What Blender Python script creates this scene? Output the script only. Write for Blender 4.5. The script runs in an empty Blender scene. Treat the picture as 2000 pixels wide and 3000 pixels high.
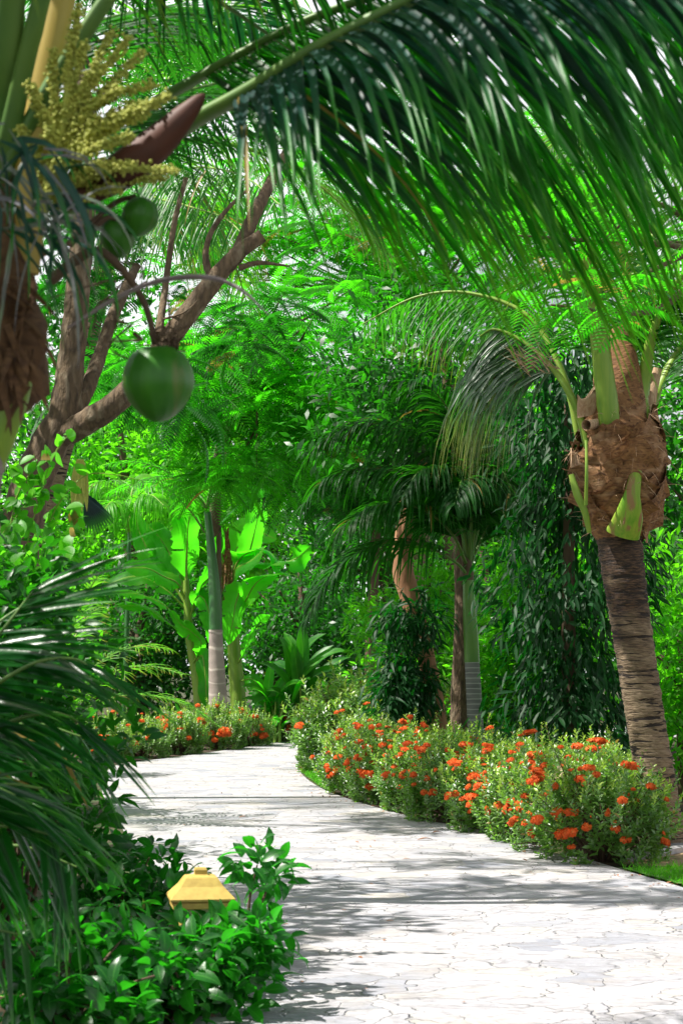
import bpy, math, random
import numpy as np
from mathutils import Vector
random.seed(11)
rng = np.random.default_rng(11)
sc = bpy.context.scene
COL = sc.collection
R = math.radians
# ---------------------------------------------------------------- camera maths
F = 5833.0; EYE = 1.6; PITCH = math.atan(450/F)
cf = np.array([0, math.cos(PITCH), math.sin(PITCH)]); cu = np.array([0, -math.sin(PITCH), math.cos(PITCH)]); cr = np.array([1., 0, 0])
def W(px, py, Y):
    d = cf + cr*((px-1000)/F) + cu*((1500-py)/F)
    p = d*(Y/d[1]); return np.array([p[0], p[1], p[2]+EYE])
def G(px, py, z=0.0):
    d = cf + cr*((px-1000)/F) + cu*((1500-py)/F)
    p = d*((z-EYE)/d[2]); return np.array([p[0], p[1], z])
def proj(p):
    q=np.asarray(p,float)-[0,0,EYE]; dd=q@cf; return 1000+F*(q@cr)/dd, 1500-F*(q@cu)/dd
def WW(lst): return np.array([W(*a) for a in lst])
# ---------------------------------------------------------------- mesh tools
def nrm(a): return a/np.maximum(np.linalg.norm(a, axis=-1, keepdims=True), 1e-9)
class MB:
    def __init__(s): s.V=[]; s.Q=[]; s.A=[]; s.M=[]; s.n=0
    def add(s, V, Q, A=None, m=0):
        V = np.asarray(V, float).reshape(-1,3); Q = np.asarray(Q, np.int64).reshape(-1,4)
        if A is None: A = np.zeros((len(V),3))+[0,0,.5]
        s.V.append(V); s.Q.append(Q+s.n); s.A.append(np.asarray(A,float).reshape(-1,3)); s.M.append(np.full(len(Q), m, np.int32)); s.n += len(V)
        return s
    def build(s, name, mats, parent=None, smooth=True):
        V=np.concatenate(s.V); Q=np.concatenate(s.Q); A=np.concatenate(s.A); M=np.concatenate(s.M)
        me = bpy.data.meshes.new(name)
        me.vertices.add(len(V)); me.vertices.foreach_set('co', V.astype(np.float32).ravel())
        me.loops.add(len(Q)*4); me.loops.foreach_set('vertex_index', Q.astype(np.int32).ravel())
        me.polygons.add(len(Q)); me.polygons.foreach_set('loop_start', np.arange(0,len(Q)*4,4,dtype=np.int32))
        me.polygons.foreach_set('material_index', M)
        me.polygons.foreach_set('use_smooth', np.full(len(Q), smooth))
        me.update(calc_edges=True)
        at = me.attributes.new('lv','FLOAT_VECTOR','POINT'); at.data.foreach_set('vector', A.astype(np.float32).ravel())
        if not isinstance(mats,(list,tuple)): mats=[mats]
        for m in mats: me.materials.append(m)
        o = bpy.data.objects.new(name, me); COL.objects.link(o)
        if parent is not None: o.parent = parent
        return o
def grid_quads(n, a, b, wrap=False):
    """n copies of a grid with a rows and b columns"""
    i = np.arange(a-1)[:,None]; j = np.arange(b if wrap else b-1)[None,:]; j2=(j+1)%b
    q = np.stack([i*b+j, i*b+j2, (i+1)*b+j2, (i+1)*b+j], -1).reshape(-1,4)
    return (q[None]+(np.arange(n)*a*b)[:,None,None]).reshape(-1,4)
PROF = {
 'leaf': lambda t: np.sin(np.pi*np.clip(t*.965+.03,0,1)**.85)**.95,
 'strap': lambda t: np.minimum(1,(t*7+.35))*np.clip(1-t,0,1)**.62,
 'banana': lambda t: np.minimum(1,(t*5+.03))**.6*np.clip((1-t)*3.2,0,1)**.55,
 'grass': lambda t: (1-t)**.7,
}
def blades(mb, P, D, N, L, Wd, nseg=5, prof='strap', grav=1., fold=.3, tint=None, flat=False, m=0, wig=0., bendpow=1., ruffle=0.):
    P=np.asarray(P,float); n=len(P); D=nrm(np.asarray(D,float)+0); N=np.asarray(N,float)
    L=np.broadcast_to(L,(n,)).astype(float); Wd=np.broadcast_to(Wd,(n,)).astype(float); grav=np.broadcast_to(grav,(n,)).astype(float)
    if tint is None: tint=rng.random(n)
    pos=P.copy(); d=D.copy(); rows=[]; f=PROF[prof]
    wv = rng.normal(0,1,(n,3))*wig
    for k in range(nseg+1):
        t=k/nseg
        side=nrm(np.cross(d,N)); nn=nrm(np.cross(side,d))
        w=np.maximum(f(np.array(t)),.03)*Wd*.5
        if ruffle: w=w*(1+ruffle*rng.normal(0,1,n))
        cfd=math.cos(fold); sfd=math.sin(fold)
        off=side*w[:,None]
        if flat: rows.append(np.stack([pos-off,pos+off],1))
        else: rows.append(np.stack([pos-off*cfd+nn*(w*sfd)[:,None],pos,pos+off*cfd+nn*(w*sfd)[:,None]],1))
        if k<nseg:
            d=nrm(d+np.array([0,0,-1.])*(grav*((t+.5/nseg)**bendpow)*2/nseg)[:,None]+wv/nseg*(1 if k%2 else -.6))
            pos=pos+d*(L/nseg)[:,None]
    V=np.stack(rows,1); b=V.shape[2]
    A=np.zeros(V.shape); A[...,0]=(np.arange(nseg+1)/nseg)[None,:,None]; A[...,1]=np.linspace(-1,1,b)[None,None,:]; A[...,2]=np.asarray(tint)[:,None,None]
    mb.add(V.reshape(-1,3), grid_quads(n,nseg+1,b), A.reshape(-1,3), m)
def smooth(pts, n):
    pts=np.asarray(pts,float); m=len(pts)
    p=np.concatenate([[2*pts[0]-pts[1]],pts,[2*pts[-1]-pts[-2]]])
    seg=np.linalg.norm(np.diff(pts,axis=0),axis=1); cs=np.concatenate([[0],np.cumsum(seg)])
    s=np.linspace(0,cs[-1],n); out=[]
    for x in s:
        i=min(np.searchsorted(cs,x,side='right')-1,m-2); u=(x-cs[i])/max(seg[i],1e-9)
        a,b,c,d=p[i],p[i+1],p[i+2],p[i+3]
        out.append(.5*((2*b)+(-a+c)*u+(2*a-5*b+4*c-d)*u*u+(-a+3*b-3*c+d)*u**3))
    return np.array(out)
def tube(mb, pts, rad, n=10, ns=24, bump=0., ring=None, m=0, flatten=1., cap=True, tint=.5):
    """rad: list interpolated along path; ring: function(s)->radius factor"""
    p=smooth(pts,n) if n else np.asarray(pts,float); n=len(p)
    s=np.linspace(0,1,n); r=np.interp(s,np.linspace(0,1,len(rad)),rad)
    if ring is not None: r=r*ring(s)
    t=nrm(np.gradient(p,axis=0))
    ref=np.array([0,0,1.]) if abs(t[:,2]).mean()<.8 else np.array([0,1.,0])
    sd=nrm(np.cross(t,ref)); up=nrm(np.cross(sd,t))
    a=np.arange(ns)/ns*2*np.pi
    rr=r[:,None]*(1+bump*rng.normal(0,1,(n,ns)))
    V=p[:,None,:]+rr[...,None]*(np.cos(a)[None,:,None]*sd[:,None,:]+flatten*np.sin(a)[None,:,None]*up[:,None,:])
    A=np.zeros(V.shape); A[...,0]=s[:,None]; A[...,1]=(np.arange(ns)/ns)[None,:]; A[...,2]=tint
    mb.add(V.reshape(-1,3), grid_quads(1,n,ns,True), A.reshape(-1,3), m)
    if cap:
        for e,ri in ((p[0],0),(p[-1],n-1)):
            c=np.concatenate([V[ri],[e]]); q=np.array([[j,(j+1)%ns,ns,ns] for j in range(ns)])
            q=np.array([[j,(j+1)%ns,(j+2)%ns,ns] for j in range(0,ns-1,2)])
            mb.add(c,q,None,m)
    return p
def lathe(mb, prof, ns=24, c=(0,0,0), m=0, warp=None, tint=.5):
    prof=np.asarray(prof,float); a=np.arange(ns)/ns*2*np.pi
    V=np.zeros((len(prof),ns,3)); V[...,0]=prof[:,0:1]*np.cos(a); V[...,1]=prof[:,0:1]*np.sin(a); V[...,2]=prof[:,1:2]
    if warp is not None: V=warp(V,a)
    V=V+np.array(c); A=np.zeros(V.shape); A[...,0]=np.linspace(0,1,len(prof))[:,None]; A[...,1]=(a/6.2832)[None]; A[...,2]=tint
    mb.add(V.reshape(-1,3),grid_quads(1,len(prof),ns,True),A.reshape(-1,3),m)
def box(mb, c, s, m=0, taper=1.):
    x,y,z=np.array(s)/2; V=np.array([[-x,-y,-z],[x,-y,-z],[x,y,-z],[-x,y,-z],[-x*taper,-y*taper,z],[x*taper,-y*taper,z],[x*taper,y*taper,z],[-x*taper,y*taper,z]])+np.array(c)
    mb.add(V,[[0,3,2,1],[4,5,6,7],[0,1,5,4],[1,2,6,5],[2,3,7,6],[3,0,4,7]],None,m)
def inst(mb, T, Rm, X, S, tint=None, m=0):
    """instances of a template mesh T=(V,Q,A)"""
    V,Q,A=T; n=len(X); S=np.broadcast_to(S,(n,))
    VV=np.einsum('nij,vj->nvi',Rm,V)*S[:,None,None]+X[:,None,:]
    QQ=Q[None]+(np.arange(n)*len(V))[:,None,None]
    AA=np.broadcast_to(A[None],(n,)+A.shape).copy()
    if tint is None: tint=rng.random(n)
    AA[...,2]=np.asarray(tint)[:,None]
    mb.add(VV.reshape(-1,3),QQ.reshape(-1,4),AA.reshape(-1,3),m)
def frame(D, N):
    D=nrm(D); S=nrm(np.cross(N,D)); U=np.cross(D,S); return np.stack([D,S,U],-1)
def tmpl(fn):
    mb=MB(); fn(mb); V=np.concatenate(mb.V); Q=np.concatenate(mb.Q); A=np.concatenate(mb.A); return V,Q,A
def rdir(n, up=0.):
    v=rng.normal(0,1,(n,3)); v[:,2]+=up; return nrm(v)
# ---------------------------------------------------------------- tagging
def tag(o, label=None, cat=None, group=None, kind=None):
    if label: o['label']=label
    if cat: o['category']=cat
    if group: o['group']=group
    if kind: o['kind']=kind
    return o
def thing(name, label, cat, loc=(0,0,0), group=None):
    o=bpy.data.objects.new(name,None); COL.objects.link(o); o.location=[float(v) for v in loc]; o.empty_display_size=.1
    return tag(o,label,cat,group)
def local(o, mb):      # world-built mesh to local space of its thing
    l=np.array(o.location); mb.V=[v-l for v in mb.V]; return mb
def dup(root, loc, rz, label, s=1., group=None):
    r=root.copy(); COL.objects.link(r); r.location=[float(v) for v in loc]; r.rotation_euler=(0,0,rz); r.scale=(s,s,s); r['label']=label
    if group: r['group']=group
    for ch in list(root.children):
        c=ch.copy(); COL.objects.link(c); c.parent=r
        for g in list(ch.children):
            d=g.copy(); COL.objects.link(d); d.parent=c
    return r
# ---------------------------------------------------------------- materials
def newmat(name):
    m=bpy.data.materials.new(name); m.use_nodes=True; nt=m.node_tree; nt.nodes.clear()
    return m,nt,nt.nodes,nt.links
def rgb(c): return (c[0],c[1],c[2],1)
def mixc(N,Lk,fac,a,b,mode='MIX'):
    x=N.new('ShaderNodeMix'); x.data_type='RGBA'; x.blend_type=mode; x.clamp_factor=True
    for s,v in ((0,fac),(6,a),(7,b)):
        if hasattr(v,'links'): Lk.new(v,x.inputs[s])
        elif s==0: x.inputs[0].default_value=v
        else: x.inputs[s].default_value=rgb(v)
    return x.outputs[2]
def ramp(N,Lk,src,stops):
    r=N.new('ShaderNodeMapRange'); r.inputs[1].default_value=stops[0]; r.inputs[2].default_value=stops[1]; Lk.new(src,r.inputs[0]); return r.outputs[0]
def noise(N,Lk,vec,scale,detail=3,dist=0.):
    n=N.new('ShaderNodeTexNoise'); n.inputs['Scale'].default_value=scale; n.inputs['Detail'].default_value=detail; n.inputs['Distortion'].default_value=dist
    if vec is not None: Lk.new(vec,n.inputs['Vector'])
    return n.outputs['Fac']
def mapped(N,Lk,scale=(1,1,1),rot=(0,0,0)):
    tc=N.new('ShaderNodeTexCoord'); mp=N.new('ShaderNodeMapping'); mp.inputs['Scale'].default_value=scale; mp.inputs['Rotation'].default_value=rot
    Lk.new(tc.outputs['Object'],mp.inputs[0]); return mp.outputs[0]
def bump(N,Lk,h,st=.3,d=.01):
    b=N.new('ShaderNodeBump'); b.inputs['Strength'].default_value=st; b.inputs['Distance'].default_value=d; Lk.new(h,b.inputs['Height']); return b.outputs[0]
def leafmat(name, a, b, tr, rough=.38, transl=.4, tip=None, tip0=.6, rib=None, spec=.5, brown=0., coat=0.):
    m,nt,N,Lk=newmat(name); spec*=(.55 if spec<.75 else 1.); rough=min(.6,rough+.08); brown=brown or .012
    at=N.new('ShaderNodeAttribute'); at.attribute_name='lv'; sp=N.new('ShaderNodeSeparateXYZ'); Lk.new(at.outputs['Vector'],sp.inputs[0])
    al,ac,ti=sp.outputs
    c=mixc(N,Lk,ti,a,b); t=mixc(N,Lk,ti,[x*.75 for x in tr],[min(1,x*1.2) for x in tr])
    v=mapped(N,Lk); f=noise(N,Lk,v,9,2); f3=noise(N,Lk,v,1.7,3)
    c=mixc(N,Lk,ramp(N,Lk,f,(.35,.75)),c,[x*.55 for x in a]); c=mixc(N,Lk,ramp(N,Lk,f3,(.55,.8)),c,[a[1]*.36+a[0]*.5,a[1],a[2]])
    if tip:
        tf=ramp(N,Lk,al,(tip0,1.)); c=mixc(N,Lk,tf,c,tip); t=mixc(N,Lk,tf,t,[min(1,x*1.6) for x in tip])
    if brown:
        g=N.new('ShaderNodeMath'); g.operation='GREATER_THAN'; g.inputs[1].default_value=1-brown; Lk.new(ti,g.inputs[0])
        c=mixc(N,Lk,g.outputs[0],c,(.20,.14,.04)); t=mixc(N,Lk,g.outputs[0],t,(.45,.33,.05))
    if rib:
        ab=N.new('ShaderNodeMath'); ab.operation='ABSOLUTE'; Lk.new(ac,ab.inputs[0])
        c=mixc(N,Lk,ramp(N,Lk,ab.outputs[0],(.12,.0)),c,rib)
    p=N.new('ShaderNodeBsdfPrincipled'); Lk.new(c,p.inputs['Base Color']); p.inputs['Roughness'].default_value=rough; p.inputs['Specular IOR Level'].default_value=spec
    p.inputs['Coat Weight'].default_value=coat; p.inputs['Coat Roughness'].default_value=.25
    fine=noise(N,Lk,mapped(N,Lk,(1,1,1)),60,2); Lk.new(bump(N,Lk,fine,.25,.004),p.inputs['Normal'])
    q=N.new('ShaderNodeBsdfTranslucent'); Lk.new(t,q.inputs[0])
    mx=N.new('ShaderNodeMixShader'); mx.inputs[0].default_value=transl; Lk.new(p.outputs[0],mx.inputs[1]); Lk.new(q.outputs[0],mx.inputs[2])
    o=N.new('ShaderNodeOutputMaterial'); Lk.new(mx.outputs[0],o.inputs[0]); return m
def solid(name, a, b, scale=(4,4,4), nscale=3, rough=.7, bst=.4, bd=.01, c3=None, thr=(.55,.7), detail=5, spec=.3, rings=None, dist=.3):
    m,nt,N,Lk=newmat(name); v=mapped(N,Lk,scale); f=noise(N,Lk,v,nscale,detail,dist)
    c=mixc(N,Lk,ramp(N,Lk,f,(.3,.7)),a,b)
    if c3:
        v2=mapped(N,Lk,[x*.7 for x in scale]); g=noise(N,Lk,v2,nscale*.6,4,.6); c=mixc(N,Lk,ramp(N,Lk,g,thr),c,c3)
    if rings:
        v3=mapped(N,Lk,(.6,.6,1)); g=noise(N,Lk,v3,2.5,2); 
        at=N.new('ShaderNodeTexWave'); at.wave_type='BANDS'; at.bands_direction='Z'; at.inputs['Scale'].default_value=rings[0]; at.inputs['Distortion'].default_value=rings[2]; at.inputs['Detail'].default_value=2; at.inputs['Detail Scale'].default_value=1.5
        Lk.new(v3,at.inputs['Vector']); c=mixc(N,Lk,ramp(N,Lk,at.outputs['Fac'],(rings[3],rings[4])),c,rings[1])
    p=N.new('ShaderNodeBsdfPrincipled'); Lk.new(c,p.inputs['Base Color']); p.inputs['Roughness'].default_value=rough; p.inputs['Specular IOR Level'].default_value=spec
    Lk.new(bump(N,Lk,f,bst,bd),p.inputs['Normal'])
    o=N.new('ShaderNodeOutputMaterial'); Lk.new(p.outputs[0],o.inputs[0]); return m

M={}
M['frond_near']=leafmat('near_frond_leaf',(.007,.034,.032),(.016,.060,.050),(.010,.15,.02),.36,.24,tip=(.03,.20,.006),tip0=.5,spec=.5)  # blue-slate base paints in the sky reflection, green tip the glow
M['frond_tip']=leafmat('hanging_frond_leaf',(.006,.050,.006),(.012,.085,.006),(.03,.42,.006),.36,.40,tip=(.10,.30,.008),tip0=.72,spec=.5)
M['frond_dead']=leafmat('dried_leaflet',(.20,.18,.22),(.12,.20,.10),(.25,.25,.22),.5,.25)
M['frond_mid']=leafmat('coconut_frond_leaf',(.012,.075,.012),(.03,.14,.012),(.08,.50,.012),.32,.42,tip=(.22,.30,.02),tip0=.75,spec=.6)
M['frond_pale']=leafmat('pale_frond_leaf',(.03,.14,.02),(.10,.25,.03),(.18,.62,.02),.32,.45,tip=(.35,.34,.05),tip0=.75,spec=.6)
M['frond_curtain']=leafmat('grey_green_frond_leaf',(.02,.08,.03),(.17,.22,.16),(.10,.42,.03),.4,.3,tip=(.26,.27,.05),tip0=.6,spec=.9)
M['frond_shaded']=leafmat('shaded_palm_leaf',(.005,.040,.006),(.010,.070,.007),(.05,.40,.010),.42,.28,spec=.25)  # dark colour stands in for shade on the fronds
M['areca']=leafmat('glossy_palm_leaf',(.004,.040,.008),(.010,.075,.008),(.02,.36,.01),.20,.22,tip=(.05,.24,.01),tip0=.7,spec=.7)
M['feather']=leafmat('feathery_leaf',(.012,.105,.008),(.045,.19,.008),(.09,.75,.01),.45,.5,spec=.35)
M['feather_shaded']=leafmat('feathery_leaf_shaded',(.006,.055,.008),(.014,.10,.008),(.04,.45,.01),.42,.34,spec=.4)  # darker copy of the feathery leaf, shade put into its colour
M['feather_bright']=leafmat('feathery_leaf_pale',(.04,.20,.008),(.08,.27,.012),(.16,.80,.015),.45,.5,spec=.35)
M['banana']=leafmat('banana_leaf',(.03,.19,.010),(.06,.30,.012),(.11,.95,.015),.34,.6,rib=(.25,.42,.06),spec=.5)
M['ginger']=leafmat('ginger_leaf',(.015,.11,.012),(.04,.19,.012),(.10,.65,.012),.32,.42,rib=(.10,.28,.03),spec=.5)
M['broad']=leafmat('shrub_leaf',(.005,.042,.008),(.018,.10,.009),(.05,.46,.010),.32,.28,spec=.5)  # darkened so the foliage shows shaded pockets
M['broad_bright']=leafmat('sunlit_tone_leaf',(.025,.15,.010),(.09,.26,.012),(.18,.85,.012),.34,.5,spec=.5)  # brighter copy of the shrub leaf, sunlight put into its colour
M['vine']=leafmat('vine_leaf',(.05,.22,.012),(.10,.30,.02),(.18,.85,.02),.36,.48,spec=.5)
M['mast']=leafmat('weeping_leaf',(.003,.032,.008),(.010,.075,.012),(.015,.28,.015),.45,.2,spec=.4)
M['near_shrub']=leafmat('foreground_leaf',(.006,.058,.010),(.016,.11,.012),(.04,.52,.012),.27,.36,rib=(.05,.2,.03),spec=.7)
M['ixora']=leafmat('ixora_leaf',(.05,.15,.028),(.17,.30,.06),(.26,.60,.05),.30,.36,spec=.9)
M['ixora_top']=leafmat('ixora_sunlit_shoot_leaf',(.22,.38,.04),(.36,.48,.07),(.42,.72,.06),.30,.35,spec=.8)  # upper shoot leaves, coloured pale as if sunlit from above
M['grass']=leafmat('grass_blade',(.05,.20,.01),(.10,.30,.015),(.15,.7,.02),.5,.4,spec=.2)
M['petal']=leafmat('ixora_petal',(.80,.10,.018),(.90,.27,.06),(.9,.14,.02),.5,.3,spec=.3)
M['petal_red']=leafmat('red_petal',(.5,.02,.015),(.7,.05,.02),(.8,.06,.02),.5,.3,spec=.3)
M['bark']=solid('tree_bark',(.145,.100,.058),(.055,.040,.026),(7,7,2.6),4,.9,.9,.03,c3=(.19,.15,.10))
M['bark_dark']=solid('dark_bark',(.07,.045,.03),(.12,.08,.05),(3,3,1.2),4,.85,.6,.02)
M['bark_red']=solid('orange_bark',(.34,.17,.09),(.24,.12,.06),(3,3,1.2),3,.8,.5,.02)
M['coco_trunk']=solid('coconut_trunk_bark',(.25,.17,.105),(.15,.098,.062),(2,2,7),4,.9,.7,.02,c3=(.035,.020,.012),thr=(.50,.60),rings=(3.4,(.028,.016,.010),7.,.80,.95))
def trunkmat():
    m,nt,N,Lk=newmat('coconut_trunk_bark'); at=N.new('ShaderNodeAttribute'); at.attribute_name='lv'; sp=N.new('ShaderNodeSeparateXYZ'); Lk.new(at.outputs['Vector'],sp.inputs[0])
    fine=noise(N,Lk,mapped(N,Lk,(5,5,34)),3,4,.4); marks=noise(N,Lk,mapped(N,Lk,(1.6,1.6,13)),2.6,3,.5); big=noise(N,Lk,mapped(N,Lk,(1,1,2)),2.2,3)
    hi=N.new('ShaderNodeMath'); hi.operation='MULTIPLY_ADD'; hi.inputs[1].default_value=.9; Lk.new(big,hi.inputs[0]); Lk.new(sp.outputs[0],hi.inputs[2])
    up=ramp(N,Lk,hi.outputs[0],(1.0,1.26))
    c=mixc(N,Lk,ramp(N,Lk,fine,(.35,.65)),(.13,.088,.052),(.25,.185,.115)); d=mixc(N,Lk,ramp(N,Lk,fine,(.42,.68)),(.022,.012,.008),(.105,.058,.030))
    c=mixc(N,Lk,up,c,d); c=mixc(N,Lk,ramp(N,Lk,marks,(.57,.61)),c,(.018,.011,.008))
    p=N.new('ShaderNodeBsdfPrincipled'); Lk.new(c,p.inputs['Base Color']); p.inputs['Roughness'].default_value=.9
    h=N.new('ShaderNodeMath'); h.operation='SUBTRACT'; Lk.new(fine,h.inputs[0]); Lk.new(ramp(N,Lk,marks,(.55,.62)),h.inputs[1])
    Lk.new(bump(N,Lk,h.outputs[0],.8,.02),p.inputs['Normal']); o=N.new('ShaderNodeOutputMaterial'); Lk.new(p.outputs[0],o.inputs[0]); return m
M['coco_trunk']=trunkmat()
M['coco_trunk_near']=solid('grey_trunk_bark',(.26,.22,.18),(.13,.11,.10),(2,2,5),4,.9,.6,.02,c3=(.06,.05,.05))
M['royal_trunk']=solid('smooth_grey_trunk',(.30,.25,.22),(.22,.185,.16),(1,1,2),2,.75,.3,.006,c3=(.20,.17,.15),rings=(.9,(.40,.35,.30),9.,.93,1.))
M['ringed_trunk']=solid('ringed_grey_trunk',(.20,.20,.19),(.12,.12,.12),(1,1,4),3,.75,.3,.006,rings=(4.5,(.34,.34,.32),1.,.85,1.))
M['crownshaft']=solid('green_crownshaft',(.015,.10,.02),(.04,.13,.03),(2,2,.6),3,.4,.1,.004,spec=.5)
M['crownshaft_pale']=solid('pale_crownshaft',(.05,.15,.015),(.09,.21,.02),(2,2,.6),3,.4,.1,.004,spec=.5)
M['leafbase']=solid('green_leaf_base',(.10,.24,.012),(.22,.30,.03),(16,16,1.2),2,.5,.3,.006,c3=(.22,.13,.05),thr=(.54,.62))
M['petiole']=solid('green_petiole',(.11,.22,.02),(.19,.28,.03),(14,14,1),2,.5,.15,.004,spec=.4)
M['petiole_dark']=solid('dark_petiole',(.06,.14,.03),(.10,.18,.03),(3,3,1),3,.5,.15,.004,spec=.4)
M['petiole_ochre']=solid('ochre_petiole',(.42,.30,.06),(.30,.22,.04),(3,3,1),3,.5,.15,.004,spec=.4)
M['fibre']=solid('palm_fibre',(.27,.135,.055),(.07,.030,.014),(3.5,3.5,8),3,.85,.7,.014,c3=(.33,.20,.11),thr=(.55,.75),detail=7,dist=1.6)
M['fibre_dark']=solid('dark_palm_fibre',(.13,.068,.030),(.045,.022,.012),(3.5,3.5,8),3,.85,.7,.014,dist=1.6)
M['fibre_pale']=solid('pale_fibre_sheet',(.50,.36,.24),(.30,.18,.10),(14,14,3),4,.9,.6,.01)
M['spathe']=solid('woody_spathe',(.085,.026,.014),(.045,.016,.010),(2,8,2),4,.6,.4,.006)
M['spathe_grey']=solid('grey_spathe',(.30,.25,.27),(.18,.14,.15),(3,3,3),4,.6,.3,.004)
M['husk']=solid('coconut_husk',(.018,.11,.005),(.036,.155,.009),(12,12,1.6),1.6,.45,.3,.004,c3=(.12,.13,.04),thr=(.62,.72),spec=.3)
M['bud']=solid('yellow_flower_bud',(.40,.40,.07),(.28,.32,.06),(9,9,9),5,.6,.3,.003)
M['lamp']=solid('ochre_painted_metal',(.47,.34,.085),(.36,.25,.06),(6,6,6),5,.55,.12,.003,spec=.4)
M['lamp_pale']=solid('cream_painted_metal',(.70,.60,.36),(.62,.50,.28),(6,6,6),5,.55,.12,.003,spec=.4)
M['glass']=solid('frosted_glass',(.75,.68,.50),(.70,.62,.45),(4,4,4),3,.3,.05,.001)
M['soil']=solid('mulch_soil',(.06,.04,.025),(.028,.018,.012),(6,6,6),4,.95,.8,.03)
M['sand']=solid('sandy_ground',(.40,.29,.17),(.28,.19,.10),(2,2,2),3,.95,.5,.02,c3=(.10,.065,.035),thr=(.52,.62))
M['litter']=solid('leaf_litter_soil',(.060,.050,.025),(.030,.028,.014),(3,3,3),3,.95,.6,.02,c3=(.03,.07,.015),thr=(.5,.6))
M['turf']=solid('turf_base',(.06,.17,.02),(.04,.12,.015),(6,6,6),4,.95,.6,.02)
M['dry_leaf']=solid('dry_leaf',(.28,.12,.05),(.18,.08,.03),(9,9,9),4,.8,.3,.005)
M['kerb']=solid('grey_kerb_stone',(.34,.33,.33),(.24,.23,.23),(4,4,4),4,.85,.4,.008)
def pavemat():
    m,nt,N,Lk=newmat('flagstone_paving'); v=mapped(N,Lk,(1,1.0,1))
    dn=N.new('ShaderNodeTexNoise'); dn.inputs['Scale'].default_value=1.6; dn.inputs['Detail'].default_value=4; Lk.new(v,dn.inputs['Vector'])
    ad=N.new('ShaderNodeVectorMath'); ad.operation='MULTIPLY_ADD'; Lk.new(dn.outputs['Color'],ad.inputs[0]); ad.inputs[1].default_value=(1.1,.8,0); Lk.new(v,ad.inputs[2])
    vo=N.new('ShaderNodeTexVoronoi'); vo.feature='DISTANCE_TO_EDGE'; vo.inputs['Scale'].default_value=3.0; Lk.new(ad.outputs[0],vo.inputs['Vector'])
    vc=N.new('ShaderNodeTexVoronoi'); vc.inputs['Scale'].default_value=3.0; Lk.new(ad.outputs[0],vc.inputs['Vector'])
    sx=N.new('ShaderNodeSeparateColor'); Lk.new(vc.outputs['Color'],sx.inputs[0])
    c=mixc(N,Lk,sx.outputs[0],(.30,.297,.325),(.38,.37,.39)); c=mixc(N,Lk,ramp(N,Lk,sx.outputs[1],(.78,1.0)),c,(.38,.355,.325)); c=mixc(N,Lk,ramp(N,Lk,sx.outputs[2],(.75,1.0)),c,(.22,.23,.27))
    f=noise(N,Lk,mapped(N,Lk,(1,2.4,1)),5,9,1.6); c=mixc(N,Lk,ramp(N,Lk,f,(.50,.72)),c,(.20,.19,.20))
    f2=noise(N,Lk,v,1.3,5,.6); c=mixc(N,Lk,ramp(N,Lk,f2,(.55,.8)),c,(.30,.27,.25))
    jn=noise(N,Lk,v,2.2,3); jm=N.new('ShaderNodeMath'); jm.operation='MULTIPLY'; Lk.new(ramp(N,Lk,vo.outputs['Distance'],(.030,.006)),jm.inputs[0]); Lk.new(ramp(N,Lk,jn,(.40,.60)),jm.inputs[1]); jt=jm.outputs[0]; c=mixc(N,Lk,jt,c,(.33,.32,.32))
    st=noise(N,Lk,mapped(N,Lk,(.8,2.0,1)),9,6,2.2); c=mixc(N,Lk,ramp(N,Lk,st,(.58,.70)),c,(.23,.225,.23))
    p=N.new('ShaderNodeBsdfPrincipled'); Lk.new(c,p.inputs['Base Color']); p.inputs['Roughness'].default_value=.75
    h=N.new('ShaderNodeMath'); h.operation='SUBTRACT'; Lk.new(f,h.inputs[0]); Lk.new(jt,h.inputs[1]); Lk.new(bump(N,Lk,h.outputs[0],.8,.04),p.inputs['Normal'])
    o=N.new('ShaderNodeOutputMaterial'); Lk.new(p.outputs[0],o.inputs[0]); return m
M['pave']=pavemat()
# ---------------------------------------------------------------- world, sun, camera
SUN_EL, SUN_AZ = 58, 264      # compass bearing the sun shines from (0 = +Y, 90 = +X)
w=bpy.data.worlds.new('World'); sc.world=w; w.use_nodes=True; wn=w.node_tree
bg=wn.nodes['Background']; sky=wn.nodes.new('ShaderNodeTexSky'); sky.sky_type='NISHITA'; sky.sun_disc=False
sky.sun_elevation=R(SUN_EL); sky.sun_rotation=R(SUN_AZ); sky.dust_density=5; sky.air_density=1.0; sky.ozone_density=1.
tcw=wn.nodes.new('ShaderNodeTexCoord'); sxyz=wn.nodes.new('ShaderNodeSeparateXYZ'); wn.links.new(tcw.outputs['Generated'],sxyz.inputs[0])
cn=noise(wn.nodes,wn.links,tcw.outputs['Generated'],2.2,6,.4); cm=wn.nodes.new('ShaderNodeMath'); cm.operation='MULTIPLY'
wn.links.new(ramp(wn.nodes,wn.links,cn,(.28,.44)),cm.inputs[0]); wn.links.new(ramp(wn.nodes,wn.links,sxyz.outputs[2],(.75,.40)),cm.inputs[1])
wn.links.new(mixc(wn.nodes,wn.links,cm.outputs[0],sky.outputs[0],(17.,17.2,18.)),bg.inputs[0]); bg.inputs[1].default_value=.040
sl=bpy.data.lights.new('sun','SUN'); sl.energy=5.; sl.angle=R(.5); sl.color=(1,.955,.88); so=bpy.data.objects.new('sun',sl); COL.objects.link(so)
sd=Vector((math.sin(R(SUN_AZ))*math.cos(R(SUN_EL)),math.cos(R(SUN_AZ))*math.cos(R(SUN_EL)),math.sin(R(SUN_EL))))
so.rotation_euler=sd.to_track_quat('Z','Y').to_euler(); so.location=sd*40
cam=bpy.data.cameras.new('camera'); co=bpy.data.objects.new('camera',cam); COL.objects.link(co); sc.camera=co
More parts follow.
